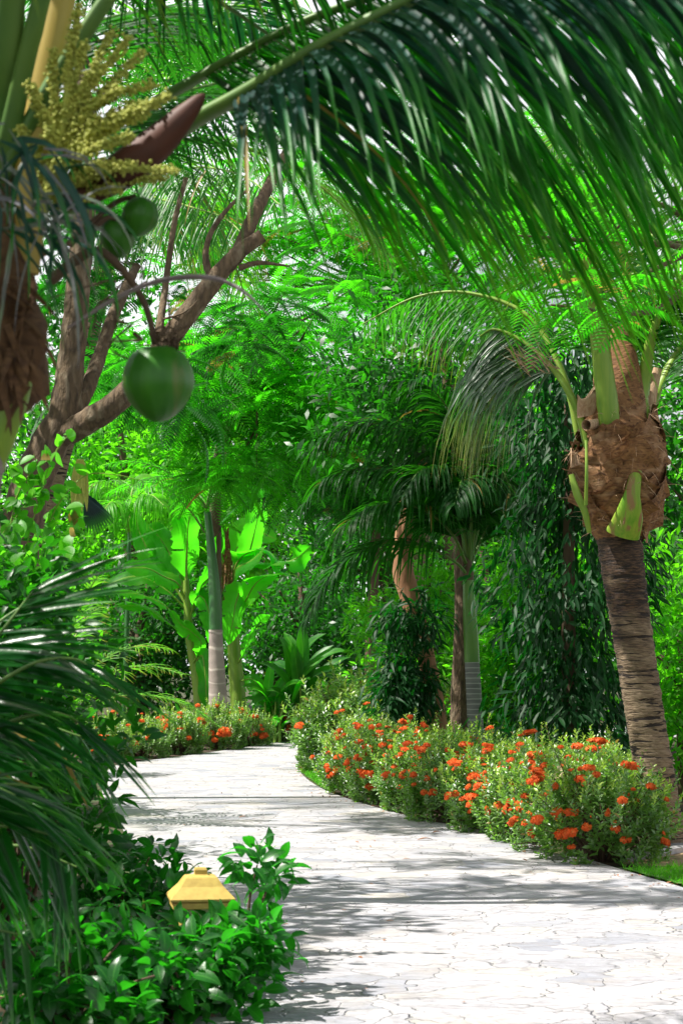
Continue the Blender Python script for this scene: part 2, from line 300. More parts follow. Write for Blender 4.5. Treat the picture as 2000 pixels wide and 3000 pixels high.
cam.sensor_fit='VERTICAL'; cam.sensor_height=36; cam.lens=36*F/3000; cam.clip_end=1000; cam.clip_start=.1
co.location=(0,0,EYE); co.rotation_euler=(R(90)+PITCH,0,0)
cam.dof.use_dof=True; cam.dof.focus_distance=20; cam.dof.aperture_fstop=6.0
sc.view_settings.view_transform='Standard'; sc.view_settings.look='None'; sc.view_settings.exposure=1.15; sc.cycles.diffuse_bounces=2; sc.cycles.transmission_bounces=3; sc.cycles.max_bounces=4; sc.view_settings.gamma=1
sc.render.engine='CYCLES'
# ---------------------------------------------------------------- setting
def sheet(name, pts, z, mat, kind='structure', sub=None):
    me=bpy.data.meshes.new(name); me.from_pydata([(p[0],p[1],z) for p in pts],[],[list(range(len(pts)))]); me.materials.append(mat)
    o=bpy.data.objects.new(name,me); COL.objects.link(o); o['kind']=kind; return o
sheet('ground',[(-250,-60),(250,-60),(250,400),(-250,400)],0,M['litter'])
sheet('sand',[(-2.2,8.9),(-1.1,8.9),(-1.15,10.1),(-2.2,10.1)],.004,M['sand'])
sheet('sand',[(2.25,16.1),(3.,15.9),(5.5,15.6),(5.5,19.5),(3.3,19.2),(2.6,17.8)],.008,M['sand'])
sheet('sand',[(1.9,29),(3.2,29),(4.5,36),(2.,36)],.012,M['sand'])
right_edge=np.array([[3.6,4.],[3.1,9.],[2.75,12.5],[2.46,14.4],[2.17,15.8],[1.6,18.7],[.73,21.2],[-.1,25.0],[-.50,28.4],[-.60,31.],[-.30,35.],[.8,39.],[3.,42.],[8.,45.]])
left_edge=np.array([[-.75,4.],[-.75,9.],[-1.2,14.],[-2.2,20.],[-3.1,26.],[-3.6,32.],[-3.0,34.5],[-2.0,38.5],[-.82,43.6],[1.2,47.],[8.,53.]])
re=smooth(np.c_[right_edge,np.zeros(len(right_edge))],60)[:,:2]; le=smooth(np.c_[left_edge,np.zeros(len(left_edge))],60)[:,:2]
# plaza widens to the left far away, behind the foreground plants
sheet('path',list(re)+list(le[::-1]),.012,M['pave'])
bed=[[2.3,16.0]]+[list(p+np.array([.03,.02])) for p in re if 16.0<p[1]<27]+[[.9,30.],[3,36],[12,40],[12,15.8],[4.0,15.6]]
sheet('soil',[[2.3,16.0]]+bed[1:],.006,M['soil'])
sheet('flower_bed',[list(p+np.array([-.1,.25])) for p in le if p[1]>31]+[[8,70],[-12,70],[-12,30],[-4.5,29]],.005,M['soil'])
# lawn patches
def lawn(name, pts, n, h, label, kind='stuff'):
    pts=np.array(pts); lo=pts.min(0); hi=pts.max(0); mb=MB(); out=[]
    while len(out)<n:
        p=lo+rng.random(2)*(hi-lo); c=False; j=len(pts)-1
        for i in range(len(pts)):
            if (pts[i,1]>p[1])!=(pts[j,1]>p[1]) and p[0]<(pts[j,0]-pts[i,0])*(p[1]-pts[i,1])/(pts[j,1]-pts[i,1])+pts[i,0]: c=not c
            j=i
        if c: out.append([p[0],p[1],.01])
    P=np.array(out); D=rdir(n,2.2); blades(mb,P,D,rdir(n),h*(.6+.8*rng.random(n)),h*.13,3,'grass',.6,flat=True)
    mb.Q.append(np.zeros((0,4),int)); mb.M.append(np.zeros(0,np.int32)); mb.V.append(np.zeros((0,3))); mb.A.append(np.zeros((0,3)))
    o=mb.build(name,M['grass']); tag(o,label,'grass',None,kind); return o
gp1=[[-.62,31.6],[-.52,29.0],[-.22,25.8],[.30,26.0],[.3,31.5],[-.2,33.8]]
gp2=[[2.20,15.75],[2.52,14.35],[2.8,12.4],[4.2,12.2],[4.2,15.3],[3.0,15.9]]
sheet('lawn',gp1,.020,M['turf']); sheet('lawn',gp2,.020,M['turf'])
lawn('grass',gp1,6000,.07,'small patch of bright green grass where the path bends behind the flower hedge')
lawn('grass',gp2,9000,.07,'bright green grass at the right edge of the photo below the hedge end')
k0=G(1835,2530); k1=G(2120,2478); kd=nrm(k1-k0); kn=np.array([-kd[1],kd[0],0]); mb=MB(); V=[]
for i in range(25):
    for (o_,z_) in ((0,0),(0,.05),(.02,.065),(.20,.065),(.22,.05),(.22,0)): V.append(k0+(k1-k0)*i/24+kn*(o_+.004*math.sin(i*2.3+o_*9))+np.array([0,0,z_+.003*math.sin(i*1.7)]))
mb.add(V,grid_quads(1,25,6)); tag(mb.build('kerb',M['kerb'],None,False),kind='structure')

# ---------------------------------------------------------------- palm tools
def frond(parent, pts, leaf='frond_mid', pet='petiole', n=60, LL=.8, LW=.035, ang=(60,35), droop=1.6, r=(.03,.006), start=.22, lift=.15, nseg=6, name='frond', jit=.08, tintr=(0,1), wig=.12, endk=.55, prof='strap', twist=0., fold=.35, flatten=.7):
    """pts: rachis in world space; leaflets on both sides of it"""
    pts=np.asarray(pts,float); rp=smooth(pts,64); t=nrm(np.gradient(rp,axis=0))
    mb=MB(); n2=n
    for sgn in (-1,1):
        s=start+(1-start)*(np.arange(n2)+rng.random(n2)*.5)/n2; s=np.clip(s,0,.995)
        idx=s*63; i0=idx.astype(int); fr=(idx-i0)[:,None]; i1=np.minimum(i0+1,63)
        P=rp[i0]*(1-fr)+rp[i1]*fr; T=nrm(t[i0]*(1-fr)+t[i1]*fr)
        S=nrm(np.cross(T,np.array([0,0,1.]))+1e-6); U=nrm(np.cross(S,T))
        if twist: S,U=S*math.cos(twist)+U*math.sin(twist), U*math.cos(twist)-S*math.sin(twist)
        u=(s-start)/(1-start); a=np.radians(ang[0]+(ang[1]-ang[0])*u)[:,None]
        D=T*np.cos(a)+S*sgn*np.sin(a)+U*lift+rng.normal(0,jit,(n2,3))
        L=LL*(.55+.45*np.sin(np.pi*np.clip(u*.9+.18,0,1)))*(1-(1-endk)*u**3)*(.85+.3*rng.random(n2))
        blades(mb,P,D,U+rng.normal(0,.15,(n2,3)),L,LW*(.8+.4*rng.random(n2)),nseg,prof,droop*(.7+.6*rng.random(n2)),fold,tintr[0]+(tintr[1]-tintr[0])*rng.random(n2),wig=wig)
    o=local(parent,mb).build(name,M[leaf],parent)
    if pet:
        mb=MB(); tube(mb,rp,[r[0],r[0]*.75,(r[0]+r[1])/2*.8,r[1]],0,8,.02,flatten=flatten); local(parent,mb).build('petiole',M[pet],o)
    return o
def arc(base, az, el, length, bend, n=8):
    """rachis leaving base at azimuth az (deg, 0=+X, 90=+Y) and elevation el, bending down"""
    d=np.array([math.cos(R(az))*math.cos(R(el)),math.sin(R(az))*math.cos(R(el)),math.sin(R(el))]); p=np.array(base,float); out=[p.copy()]
    for k in range(n):
        p=p+d*length/n; out.append(p.copy()); d=d+np.array([0,0,-1.])*bend/n; d/=np.linalg.norm(d)
    return np.array(out)
def trunk(parent, pts, rad, mat, n=60, ns=20, bump_=.02, ring=None, name='trunk', flatten=1.):
    mb=MB(); tube(mb,pts,rad,n,ns,bump_,ring,flatten=flatten); return local(parent,mb).build(name,M[mat],parent)

# ================================================================ NEAR LEFT COCONUT PALM (about 5.7 m away)
base=[-1.10,5.6,0]
np1=thing('coconut_palm','nearest coconut palm at the left edge, with green coconuts and yellow flower spray','palm tree',base)
D=5.7
trunk(np1,[[-1.10,5.6,0],[-1.115,5.6,.8],[-1.13,5.65,1.6],[-1.08,5.7,2.3]],[.15,.135,.125,.12],'coco_trunk_near',80,20,.03,ring=lambda s:1+.04*np.sin(s*120))
# fibre wrapped crown
mb=MB()
def warp(V,a):
    k=V[...,2:3]*9
    V[...,:2]*=1+.12*np.sin(a*3+V[...,2]*14)[...,None]+.08*np.sin(a*7-V[...,2]*25)[...,None]+.04*rng.normal(0,1,V.shape[:2])[...,None]; return V
lathe(mb,[[.05,-.10],[.12,-.05],[.16,.0],[.17,.1],[.16,.2],[.15,.32],[.12,.45],[.08,.6]],36,W(-45,1130,D)+[0,.0,-.02],0,warp)
local(np1,mb).build('fibre_sheath',M['fibre_dark'],np1)
mb=MB()
for k in range(30):
    a=W(random.uniform(0,110),random.uniform(820,1150),D-.15); dd=np.array([[random.uniform(-.3,.5),random.uniform(-.3,.1),random.uniform(-1,-.1)]])
    blades(mb,[a],dd,rdir(1),random.uniform(.08,.2),random.uniform(.02,.05),5,'grass',.5,.5,wig=.6)
local(np1,mb).build('fibre_flap',M['fibre_dark'],np1)
# leaf bases and petioles
def ppole(pts,rad,mat,nm='leaf_base',fl=.55,ns=14):
    mb=MB(); tube(mb,WW(pts),rad,30,ns,.0,flatten=fl); return local(np1,mb).build(nm,M[mat],np1)
ppole([(-40,1420,D),(-10,1280,D-.05),(20,1180,D-.05),(60,1050,D)],[.03,.055,.06,.05],'petiole','leaf_base')
ppole([(-60,700,D),(-10,400,D),(20,150,D-.1),(45,-150,D-.2)],[.06,.05,.045,.04],'petiole_dark')
ppole([(60,800,D),(95,520,D),(130,250,D),(185,-20,D),(230,-200,D)],[.055,.055,.05,.042,.04],'petiole_ochre')
ppole([(90,760,D+.1),(60,640,D+.1),(55,500,D+.1)],[.05,.05,.04],'fibre','leaf_base')
# the great frond overhead
G1=WW([(160,640,5.9),(400,470,5.9),(560,360,5.85),(720,270,5.75),(930,140,5.6),(1160,20,5.5),(1400,-90,5.4),(1700,-200,5.35),(2050,-290,5.4),(2350,-300,5.5)])
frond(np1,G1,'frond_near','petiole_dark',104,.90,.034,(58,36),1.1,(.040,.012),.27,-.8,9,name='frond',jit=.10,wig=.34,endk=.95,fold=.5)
# extra leaflets of the far row hang further, their lit green put into the leaf colour
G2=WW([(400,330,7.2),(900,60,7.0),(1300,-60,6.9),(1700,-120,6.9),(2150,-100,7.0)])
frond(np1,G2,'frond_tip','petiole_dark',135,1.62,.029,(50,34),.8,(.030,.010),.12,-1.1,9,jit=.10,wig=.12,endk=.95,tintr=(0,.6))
# second frond across the top left
G3=WW([(60,250,6.0),(150,-60,6.1),(380,-190,6.2),(700,-210,6.3),(1050,-150,6.4),(1350,60,6.5)])
frond(np1,G3,'frond_near','petiole_dark',56,.78,.034,(50,32),1.5,(.03,.008),.30,.1,8,jit=.06,wig=.1,tintr=(0,.6))
G4=WW([(0,300,6.3),(60,-150,6.6),(300,-150,7.0),(600,-20,7.4),(900,180,7.8)])
frond(np1,G4,'frond_near','petiole_dark',60,.70,.022,(55,38),.9,(.03,.006),.28,.1,6,jit=.04,wig=.05,tintr=(0,.4))
G5=WW([(60,700,7.6),(250,430,7.8),(480,290,8.0),(760,230,8.2),(1000,270,8.4)])
frond(np1,G5,'frond_shaded','petiole_dark',84,.75,.020,(58,38),1.0,(.02,.005),.20,-.3,6,jit=.05,wig=.05,tintr=(0,.5))
G6=WW([(-40,520,8.0),(100,200,8.2),(300,60,8.4),(560,40,8.6),(820,150,8.8)])
frond(np1,G6,'frond_shaded','petiole_dark',80,.85,.022,(55,38),.7,(.02,.005),.20,-.2,6,jit=.05,wig=.05,tintr=(0,.5))
# fronds out of view behind and beside the camera, for shade
for az,el,ln,bd in ((20,62,3.4,1.2),(-15,58,3.2,1.2),(60,68,3.4,1.1),(-50,66,3.0,1.2),(185,62,3.2,1.3),(150,50,3.0,1.3),(210,35,2.8,1.5),(100,60,3.2,1.2),(255,50,2.2,1.4)):
    frond(np1,arc(W(0,520,D),az,el,ln,bd),'frond_mid','petiole_dark',56,.8,.042,(60,35),1.8,(.035,.008),.25,.1,5)
# tattered frond with dry lilac leaflets hanging at the left edge
mb=MB(); mb2=MB()
for k in range(64):
    x=random.uniform(-60,190); y=330+random.random()*330+abs(x-60)*.6
    P=[W(x,y,random.uniform(5.1,5.5))]; dd=[[random.uniform(-.5,.9),random.uniform(-.3,.2),random.uniform(-1.,.25)]]
    dead=random.random()<.5
    blades(mb2 if dead else mb,P,dd,rdir(1),random.uniform(.2,.42),random.uniform(.018,.034) if not dead else random.uniform(.010,.02),8,'strap',2.2,.5,wig=.9 if dead else .35)
o=local(np1,mb).build('frond',M['frond_near'],np1); tag(o,'tattered short frond hanging in front of the crown')
local(np1,mb2).build('dry_leaflets',M['frond_dead'],o)
# brown woody spathe (boat shaped)
def boat(mb,p0,p1,wid,dep,n=24,ns=14,curve=.1,openup=True):
    p0=np.array(p0);p1=np.array(p1);ax=p1-p0;L=np.linalg.norm(ax);ax=ax/L;sd_=nrm(np.cross(ax,[0,1,0.]));up=np.array([0,1.,0])
    V=[]
    for i in range(n):
        t=i/(n-1);w_=wid*math.sin(math.pi*min(1,t*.86+.10))**.75*(1 if t<.97 else .4)
        for j in range(ns):
            a=math.pi*(j/(ns-1)-.0)*1.15-.2
            V.append(p0+ax*L*t+sd_*(w_*math.cos(a))+up*(-dep*math.sin(a))*(w_/wid)+sd_*curve*math.sin(math.pi*t)*-1)
    A=np.zeros((n*ns,3)); mb.add(V,grid_quads(1,n,ns),A)
mb=MB(); boat(mb,W(185,600,5.65),W(600,275,5.6),.055,.05,curve=.03); boat(mb,W(185,600,5.66),W(600,275,5.62),.050,.045,curve=.028)
local(np1,mb).build('spathe',M['spathe'],np1)
mb=MB(); tube(mb,WW([(200,960,5.6),(330,880,5.55),(460,825,5.5),(600,812,5.45),(700,845,5.42),(790,925,5.4)]),[.006,.012,.016,.024,.020,.002],40,10,.02,flatten=.3)
local(np1,mb).build('dry_spathe',M['spathe_grey'],np1)
# yellow inflorescence
mb=MB()
ico=tmpl(lambda b: lathe(b,[[.0005,-1],[.7,-.7],[1,0],[.7,.7],[.0005,1]],6))
main=WW([(120,640,5.7),(170,450,5.6),(200,250,5.55),(230,60,5.55)]); tube(mb,main,[.02,.012,.006],20,8,.05)
mains=smooth(main,20)
tips=[(235,20),(330,90),(250,130),(420,150),(500,280),(470,300),(385,400),(430,330),(350,550),(380,480),(510,500),(480,520),(300,420),(290,350),(210,300),(130,330),(110,420),(160,150),(90,250),(350,260),(300,480),(450,250),(260,520),(140,380),(330,330),(400,300),(60,380),(270,220),(380,110),(170,480),(220,400)]
XB=[];
for k,(tx,ty) in enumerate(tips):
    b=mains[min(19,max(0,int(np.interp(640-(640-ty)*.55,[60,640],[19,0]))))]; e=W(tx,ty,5.5+random.uniform(-.12,.15))
    mid=(b+e)/2+np.array([random.uniform(-.02,.02),0,random.uniform(0,.05)])
    p=tube(mb,[b,mid,e],[.006,.005,.003],26,6,.1)
    pp=smooth([b,mid,e],64)[8:]
    for q in pp:
        for _ in range(7): XB.append(q+rng.normal(0,.0075,3))
XB=np.array(XB); D1=rdir(len(XB)); inst(mb,ico,frame(D1,rdir(len(XB))),XB,.0030+.0032*rng.random(len(XB)))
local(np1,mb).build('flower_spray',M['bud'],np1)
mb=MB()
for tx,ty in [(90,20),(330,700),(480,520)]: pass
# fruit stalks and coconuts
tube(mb,WW([(150,820,5.75),(260,740,5.7),(330,760,5.65),(420,880,5.7),(455,1010,5.7)]),[.018,.014,.010,.009],30,8,.08)
tube(mb,WW([(200,720,5.7),(330,600,5.7),(400,575,5.7)]),[.012,.009,.008],20,8,.08)
tube(mb,WW([(250,700,5.7),(310,640,5.7),(340,640,5.7)]),[.012,.009,.007],20,8,.08)
for k in range(9):
    a=W(random.uniform(330,470),random.uniform(800,980),5.7); tube(mb,[a,a+rng.normal(0,.03,3),a+rng.normal(0,.09,3)],[.004,.003,.002],10,5,.1)
for k in range(12):
    a=W(random.uniform(390,540),random.uniform(960,1005),5.68); tube(mb,[a,a+rng.normal(0,.02,3)+[0.01,0,-.01],a+rng.normal(0,.05,3)],[.006,.004,.002],10,5,.2)
local(np1,mb).build('fruit_stalk',M['bark_dark'],np1)
def coconut(px,py,D,rx,rz,lab=None,tilt=0):
    mb=MB(); P=[]
    for i in range(29):
        t=i/28; z=math.cos(math.pi*t); r_=math.sin(math.pi*t)**.88*(1-.10*z*0)+0
        r_*=1 if z>-.0 else (1-.30*(-z)**1.6)
        P.append([max(r_*rx,.0005),z*rz])
    def wp(V,a):
        f=1+.035*np.cos(a*3+.6)+.012*np.cos(a*11)*1+.006*np.cos(a*23+1.)
        V[...,:2]*=f[None,:,None]; V[...,2]+= -.10*rz*np.exp(-((V[...,0]**2+V[...,1]**2)/(rx*.25)**2))*(V[...,2]>0); return V
    lathe(mb,P,64,(0,0,0),0,wp); o=mb.build('coconut',M['husk'],np1); o.location=[float(v) for v in W(px,py,D)-np.array(base)]; o.rotation_euler=(.1,tilt,.5)
    if lab: o['label']=lab
    mb=MB()
    for k in range(6):
        a=k*math.pi/3; blades(mb,[[0,0,rz*.90]],[[math.cos(a),math.sin(a),.1]],[[0,0,1]],rx*.42,rx*.42,4,'leaf',.9,.1)
    mb.build('calyx',M['dry_leaf'],o)
    return o
coconut(462,1122,5.7,.104,.112,'largest ripe green coconut hanging lowest',-.12)
coconut(410,635,5.7,.054,.058,'small round coconut nearer the frond',.2)
coconut(345,695,5.75,.052,.062,'small coconut tucked behind its neighbour',-.25)

# ================================================================ FEATHERY TREES
def feather_t(npair=16,Lf=.46,pl=.10,pw=.013,droop=.5):
    def fn(mb):
        rp=[];d=np.array([1.,0,.15]);p=np.zeros(3)
        for i in range(npair+3):
            rp.append(p.copy()); d=nrm(d+np.array([0,0,-droop/npair*1.3])); p=p+d*Lf/(npair+2)
        rp=np.array(rp)
        for sg in (-1,1):
            P=rp[2:-1]; u=np.linspace(0,1,len(P)); T=nrm(np.gradient(rp,axis=0))[2:-1]
            Dd=T*.45+np.array([0,sg,0.])*.9; L=pl*np.sin(np.pi*(u*.80+.14))**.7
            blades(mb,P,Dd,np.tile([0,0,1.],(len(P),1)),L,pw*1.25,2,'leaf',.5,0,flat=True,tint=np.zeros(len(P)))
        blades(mb,[[0,0,0]],[[1,0,.15]],[[0,0,1.]],Lf,.006,4,'grass',droop*.6,0,flat=True,tint=[0])
    return tmpl(fn)
FT=[feather_t(15,.50,.12,.017,.6),feather_t(13,.44,.10,.018,.9),feather_t(17,.60,.14,.017,1.1)]
def feather_clusters(mb, C, per=9, scale=1., upn=.5):
    """C: cluster centres (K,3): each gets a rosette of feathery leaves"""
    K=len(C)
    for ti,T in enumerate(FT):
        n=max(1,int(K*per/3)); ci=rng.integers(0,K,n); az=rng.random(n)*2*np.pi; el=rng.normal(.15,.35,n)
        Dd=np.stack([np.cos(az)*np.cos(el),np.sin(az)*np.cos(el),np.sin(el)],1); Nn=nrm(np.array([0,0,1.])+rng.normal(0,.30,(n,3)))
        X=C[ci]+rng.normal(0,.07*scale,(n,3))+Dd*.03
        inst(mb,T,frame(Dd,Nn),X,scale*(.75+.5*rng.random(n)))
def limbs(parent, paths, mat='bark'):
    for k,(pts,rad) in enumerate(paths):
        mb=MB(); tube(mb,pts,rad,48,16,.045); local(parent,mb).build('trunk' if k==0 else 'branch',M[mat],parent)
def crown_pts(c, rad, k, floor=-.4, flat=.8):
    v=rdir(k); v[:,2]=np.maximum(v[:,2],floor); rr=(.35+.65*rng.random(k)**.5)[:,None]; return np.array(c)+v*rr*np.array(rad)
# --- poinciana on the left, trunk 13 m away
D=13.5
t1=thing('poinciana_tree','feathery leaved tree with thick forked brown branches behind the big coconut','tree',[-2.25,13.5,0])
P0=[[-2.30,13.5,0],W(45,1750,D),W(70,1500,D),W(130,1330,D),W(190,1230,D)]
limbs(t1,[(P0,[.20,.175,.15,.145,.12]),
 (WW([(180,1260,D),(205,1100,D),(220,950,D),(232,800,D),(250,600,D),(235,350,D),(260,100,D+.3)]),[.115,.09,.082,.078,.07,.06,.04]),
 (WW([(215,1220,D),(260,1130,D+.1),(300,1020,D+.3),(330,930,D+.4),(400,780,D+.8)]),[.06,.05,.045,.04,.03]),
 (WW([(150,1290,D),(250,1240,D-.1),(340,1180,D-.2),(420,1090,D-.2),(520,960,D-.2),(620,830,D-.2),(700,740,D-.2),(768,690,D-.2)]),[.09,.085,.075,.070,.070,.070,.058,.045]),
 (WW([(690,760,D-.2),(740,640,D-.1),(780,560,D),(860,400,D+.4)]),[.05,.045,.035,.02]),
 (WW([(465,980,D-.2),(485,840,D),(510,660,D),(545,520,D)]),[.03,.022,.02,.016]),
 (WW([(625,830,D-.2),(603,760,D-.2),(615,690,D-.2),(660,620,D-.2),(720,560,D-.1)]),[.03,.022,.018,.014,.01]),
 (WW([(700,785,D-.2),(760,770,D-.2),(850,780,D-.2)]),[.022,.014,.006]),
 (WW([(480,935,D-.2),(540,915,D-.3),(580,880,D-.3)]),[.008,.006,.004]),
 ])
mb=MB()
C=np.concatenate([crown_pts(W(120,100,D+1.5),(1.8,2.4,1.2),34), crown_pts(W(800,350,D+4.),(1.3,1.5,.8),16), crown_pts(W(430,1180,D+6),(.8,.9,.5),9), crown_pts(W(330,800,D+7),(1.2,1.2,1.0),26), crown_pts(W(640,960,D+9),(1.1,1.,.5),10)])
feather_clusters(mb,C,9,1.0); local(t1,mb).build('crown',M['feather_shaded'],t1)

# --- second feathery tree, 24 m: fills the middle
def feather_tree(name,label,base,trunkpts,crowns,mat,scale=1.,per=10,bark='bark_dark',r=(.14,.10,.06),twigs=10):
    t=thing(name,label,'tree',base); limbs(t,[(trunkpts,list(r))],bark)
    mb=MB(); br=MB(); top=np.array(trunkpts[-1])
    for c,rad,k in crowns:
        C=crown_pts(c,rad,k); feather_clusters(mb,C,per,scale)
        for q in C[rng.integers(0,len(C),twigs)]:
            m_=(top+q)/2+rng.normal(0,.15,3)+[0,0,-.1]; tube(br,[top,m_,q],[min(.05,per*.005),.02,.008],14,7,.03)
    local(t,mb).build('crown',M[mat],t); local(t,br).build('branches',M[bark],t); return t
D=31
feather_tree('poinciana_tree','feathery tree arching over the banana plants in the middle of the photo',[-2.6,41.5,0],
 [[-2.60,41.5,0],[-2.6,41.5,2.3],W(640,1350,40),W(760,1000,32)],
 [(W(620,1150,31),(2.0,1.8,.9),46),(W(900,1200,32),(1.3,1.6,1.0),30),(W(760,1380,32),(1.5,1.4,.45),22),(W(900,950,32),(1.7,1.8,.8),30),(W(440,1100,33),(1.0,1.4,.9),16)],'feather',1.5)
feather_tree('poinciana_tree','feathery tree high over the path, seen under the great frond',[2.2,38,0],
 [[2.2,38,0],[2.15,38,3.],[1.9,37.8,5.],W(1250,900,37.5)],
 [(W(1250,800,36),(2.6,2.2,1.3),56),(W(1050,600,37),(2.6,2.4,1.4),46),(W(1450,520,37),(2.8,2.4,1.6),46),(W(700,720,37),(2.2,2.,1.0),26)],'feather',1.7,9)
feather_tree('poinciana_tree','feathery branches hanging above the right coconut palm crown',[5.4,15.5,0],
 [[5.4,15.5,0],[5.3,15.5,2.2],[4.8,15.3,3.8],W(2100,720,14.8)],
 [(W(1760,880,13.5),(.35,.5,.12),4),(W(1620,700,14),(.7,.9,.22),5),(W(1900,620,14),(.9,1.,.4),8)],'feather',1.0,7,twigs=2)
feather_tree('poinciana_tree','dense dark feathery tree between the banana plants and the dark arching palm',[.6,40,0],
 [[.6,40,0],[.6,40,2.2],W(1120,1250,39.5)],
 [(W(1060,1230,38),(1.6,2.,1.1),46),(W(950,1420,38),(1.2,1.5,.9),36),(W(1150,1450,39),(1.4,1.4,.9),26)],'feather_shaded',1.8,8)

# ================================================================ MID COCONUT PALM on the right (17 m)
D=17.4; base=G(1945,2485)
cp=thing('coconut_palm','coconut palm on the right with shaggy brown crown above a leaning ringed trunk','palm tree',base)
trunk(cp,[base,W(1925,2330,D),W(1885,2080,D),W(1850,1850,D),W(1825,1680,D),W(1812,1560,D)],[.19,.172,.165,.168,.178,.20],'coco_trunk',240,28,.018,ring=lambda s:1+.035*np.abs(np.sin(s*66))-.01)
def cwarp(V,a):
    V[...,:2]*=(1+.07*np.sin(a*2+1+V[...,2]*5)+.05*np.sin(a*3-V[...,2]*9)+.006*rng.normal(0,1,V.shape[:2]))[...,None]; return V
prof=[[.20,0],[.255,.10],[.31,.25],[.355,.42],[.37,.55],[.34,.62],[.39,.66],[.36,.78],[.31,.86],[.34,.90],[.30,1.0],[.24,1.12],[.22,1.3],[.2,1.5],[.14,1.75],[.05,1.95]]
zz=np.linspace(0,1,70); pr=np.array(prof); ii=np.linspace(0,len(pr)-1,70); pr2=np.stack([np.interp(ii,np.arange(len(pr)),pr[:,0]),np.interp(ii,np.arange(len(pr)),pr[:,1])],1)
mb=MB(); lathe(mb,pr2*[.98,.98],48,W(1815,1572,D)+[0,0,-.03],0,cwarp)
# wrapped fibre layers standing off the core
for k in range(34):
    a0=random.uniform(0,6.28); z0=random.uniform(.1,1.05)
    if k>=26: a0=random.uniform(3.3,4.3); z0=random.choice([.62,.68,.74,.35,.5])
    rr=float(np.interp(z0,pr[:,1],pr[:,0]))*1.0+.015; cc=W(1815,1572,D); rows=[]
    w_=random.uniform(.8,2.2); h_=random.uniform(.22,.5); sl_=random.uniform(-.35,.35); fl_=random.uniform(.03,.13); n1,n2_=22,8
    for i in range(n1):
        for j in range(n2_):
            u=i/(n1-1); v=j/(n2_-1); a=a0+w_*u; zc=z0+h_*(v-.5)+sl_*(u-.5); r2=float(np.interp(zc,pr[:,1],pr[:,0]))+.008+k*.0012+fl_*v**3*(.5+.5*math.sin(u*5+k))+.010*math.sin(u*14+k+v*3)
            rows.append([cc[0]+r2*math.cos(a),cc[1]+r2*math.sin(a),cc[2]+z0+h_*(v-.5)*(.25+.75*math.sin(math.pi*u))+sl_*(u-.5)+.02*math.sin(u*23+k)*v])
    mb.add(rows,grid_quads(1,n1,n2_),None)
for k in range(120):
    a=random.uniform(3.0,6.4); z0=random.uniform(.0,1.2); rr=float(np.interp(z0,pr[:,1],pr[:,0]))+.02; cc=W(1815,1572,D)
    blades(mb,[[cc[0]+rr*math.cos(a),cc[1]+rr*math.sin(a),cc[2]+z0]],[[math.cos(a)+random.uniform(-.6,.6),math.sin(a),random.uniform(-1,.8)]],rdir(1),random.uniform(.08,.3),.006,6,'grass',.8,0,flat=True,wig=1.,m=1)
local(cp,mb).build('fibre_sheath',[M['fibre'],M['fibre_pale']],cp)
# torn pale fibre flap with a curled roll, upper left of the crown
mb=MB(); rows=[]
for i in range(10):
    for j in range(12):
        u=i/9; v=j/11; p=W(1690+105*u,1225-70*math.sin(v*2.2)-25*u,D-.25+.1*u)+np.array([0,.03*math.sin(v*9+u*4),-.10*v*(1-u)*math.sin(u*9)*1.0]); rows.append(p)
mb.add(rows,grid_quads(1,10,12)); tube(mb,WW([(1715,1245,D-.4),(1735,1243,D-.3),(1760,1240,D-.2)]),[.045,.042,.04],8,16,.03,cap=False)
for k in range(26): blades(mb,[W(random.uniform(1670,1700),random.uniform(1310,1390),D-.2)],[[random.uniform(-.6,.4),-.2,random.uniform(-1,-.2)]],rdir(1),random.uniform(.08,.2),.012,5,'grass',.4,.3,wig=.8)
blades(mb,[W(1672,1330,D-.2)],[[.5,0,-1.]],[[0,-1,0]],.75,.13,10,'strap',.1,.5,wig=.2)
local(cp,mb).build('fibre_flap',M['fibre_pale'],cp)
def cpole(pts,rad,mat,nm,fl=.6,lab=None):
    mb=MB(); tube(mb,WW(pts),rad,30,14,.0,flatten=fl); o=local(cp,mb).build(nm,M[mat],cp)
    if lab:o['label']=lab
    return o
cpole([(1822,1566,D-.27),(1838,1520,D-.36),(1850,1450,D-.425),(1862,1385,D-.40),(1868,1340,D-.30)],[.15,.125,.07,.05,.03],'leafbase','leaf_base',.4,'bright green old leaf base at the front of the crown')
cpole([(1672,1390,D-.30),(1690,1450,D-.32),(1712,1500,D-.3),(1725,1560,D-.25)],[.025,.035,.03,.02],'petiole','leaf_base')
cpole([(1716,1290,D-.36),(1717,1380,D-.42),(1715,1480,D-.36)],[.012,.014,.016],'petiole','fruit_stalk')
cpole([(1900,1250,D+.1),(1905,1170,D+.15),(1925,1080,D+.2)],[.06,.05,.04],'fibre_pale','leaf_base')
def f(pts,**k):
    return frond(cp,WW(pts),**k)
# F1 thick petiole rising at the front then bending to the upper left
f([(1815,1440,D+.02),(1800,1330,D-.2),(1785,1230,D-.30),(1765,1080,D-.35),(1750,960,D-.4),(1735,820,D-.6),(1690,650,D-.8),(1600,500,D-1.),(1450,380,D-1.2)],n=52,LL=.95,LW=.04,r=(.115,.01),start=.48,droop=2.2,leaf='frond_mid')
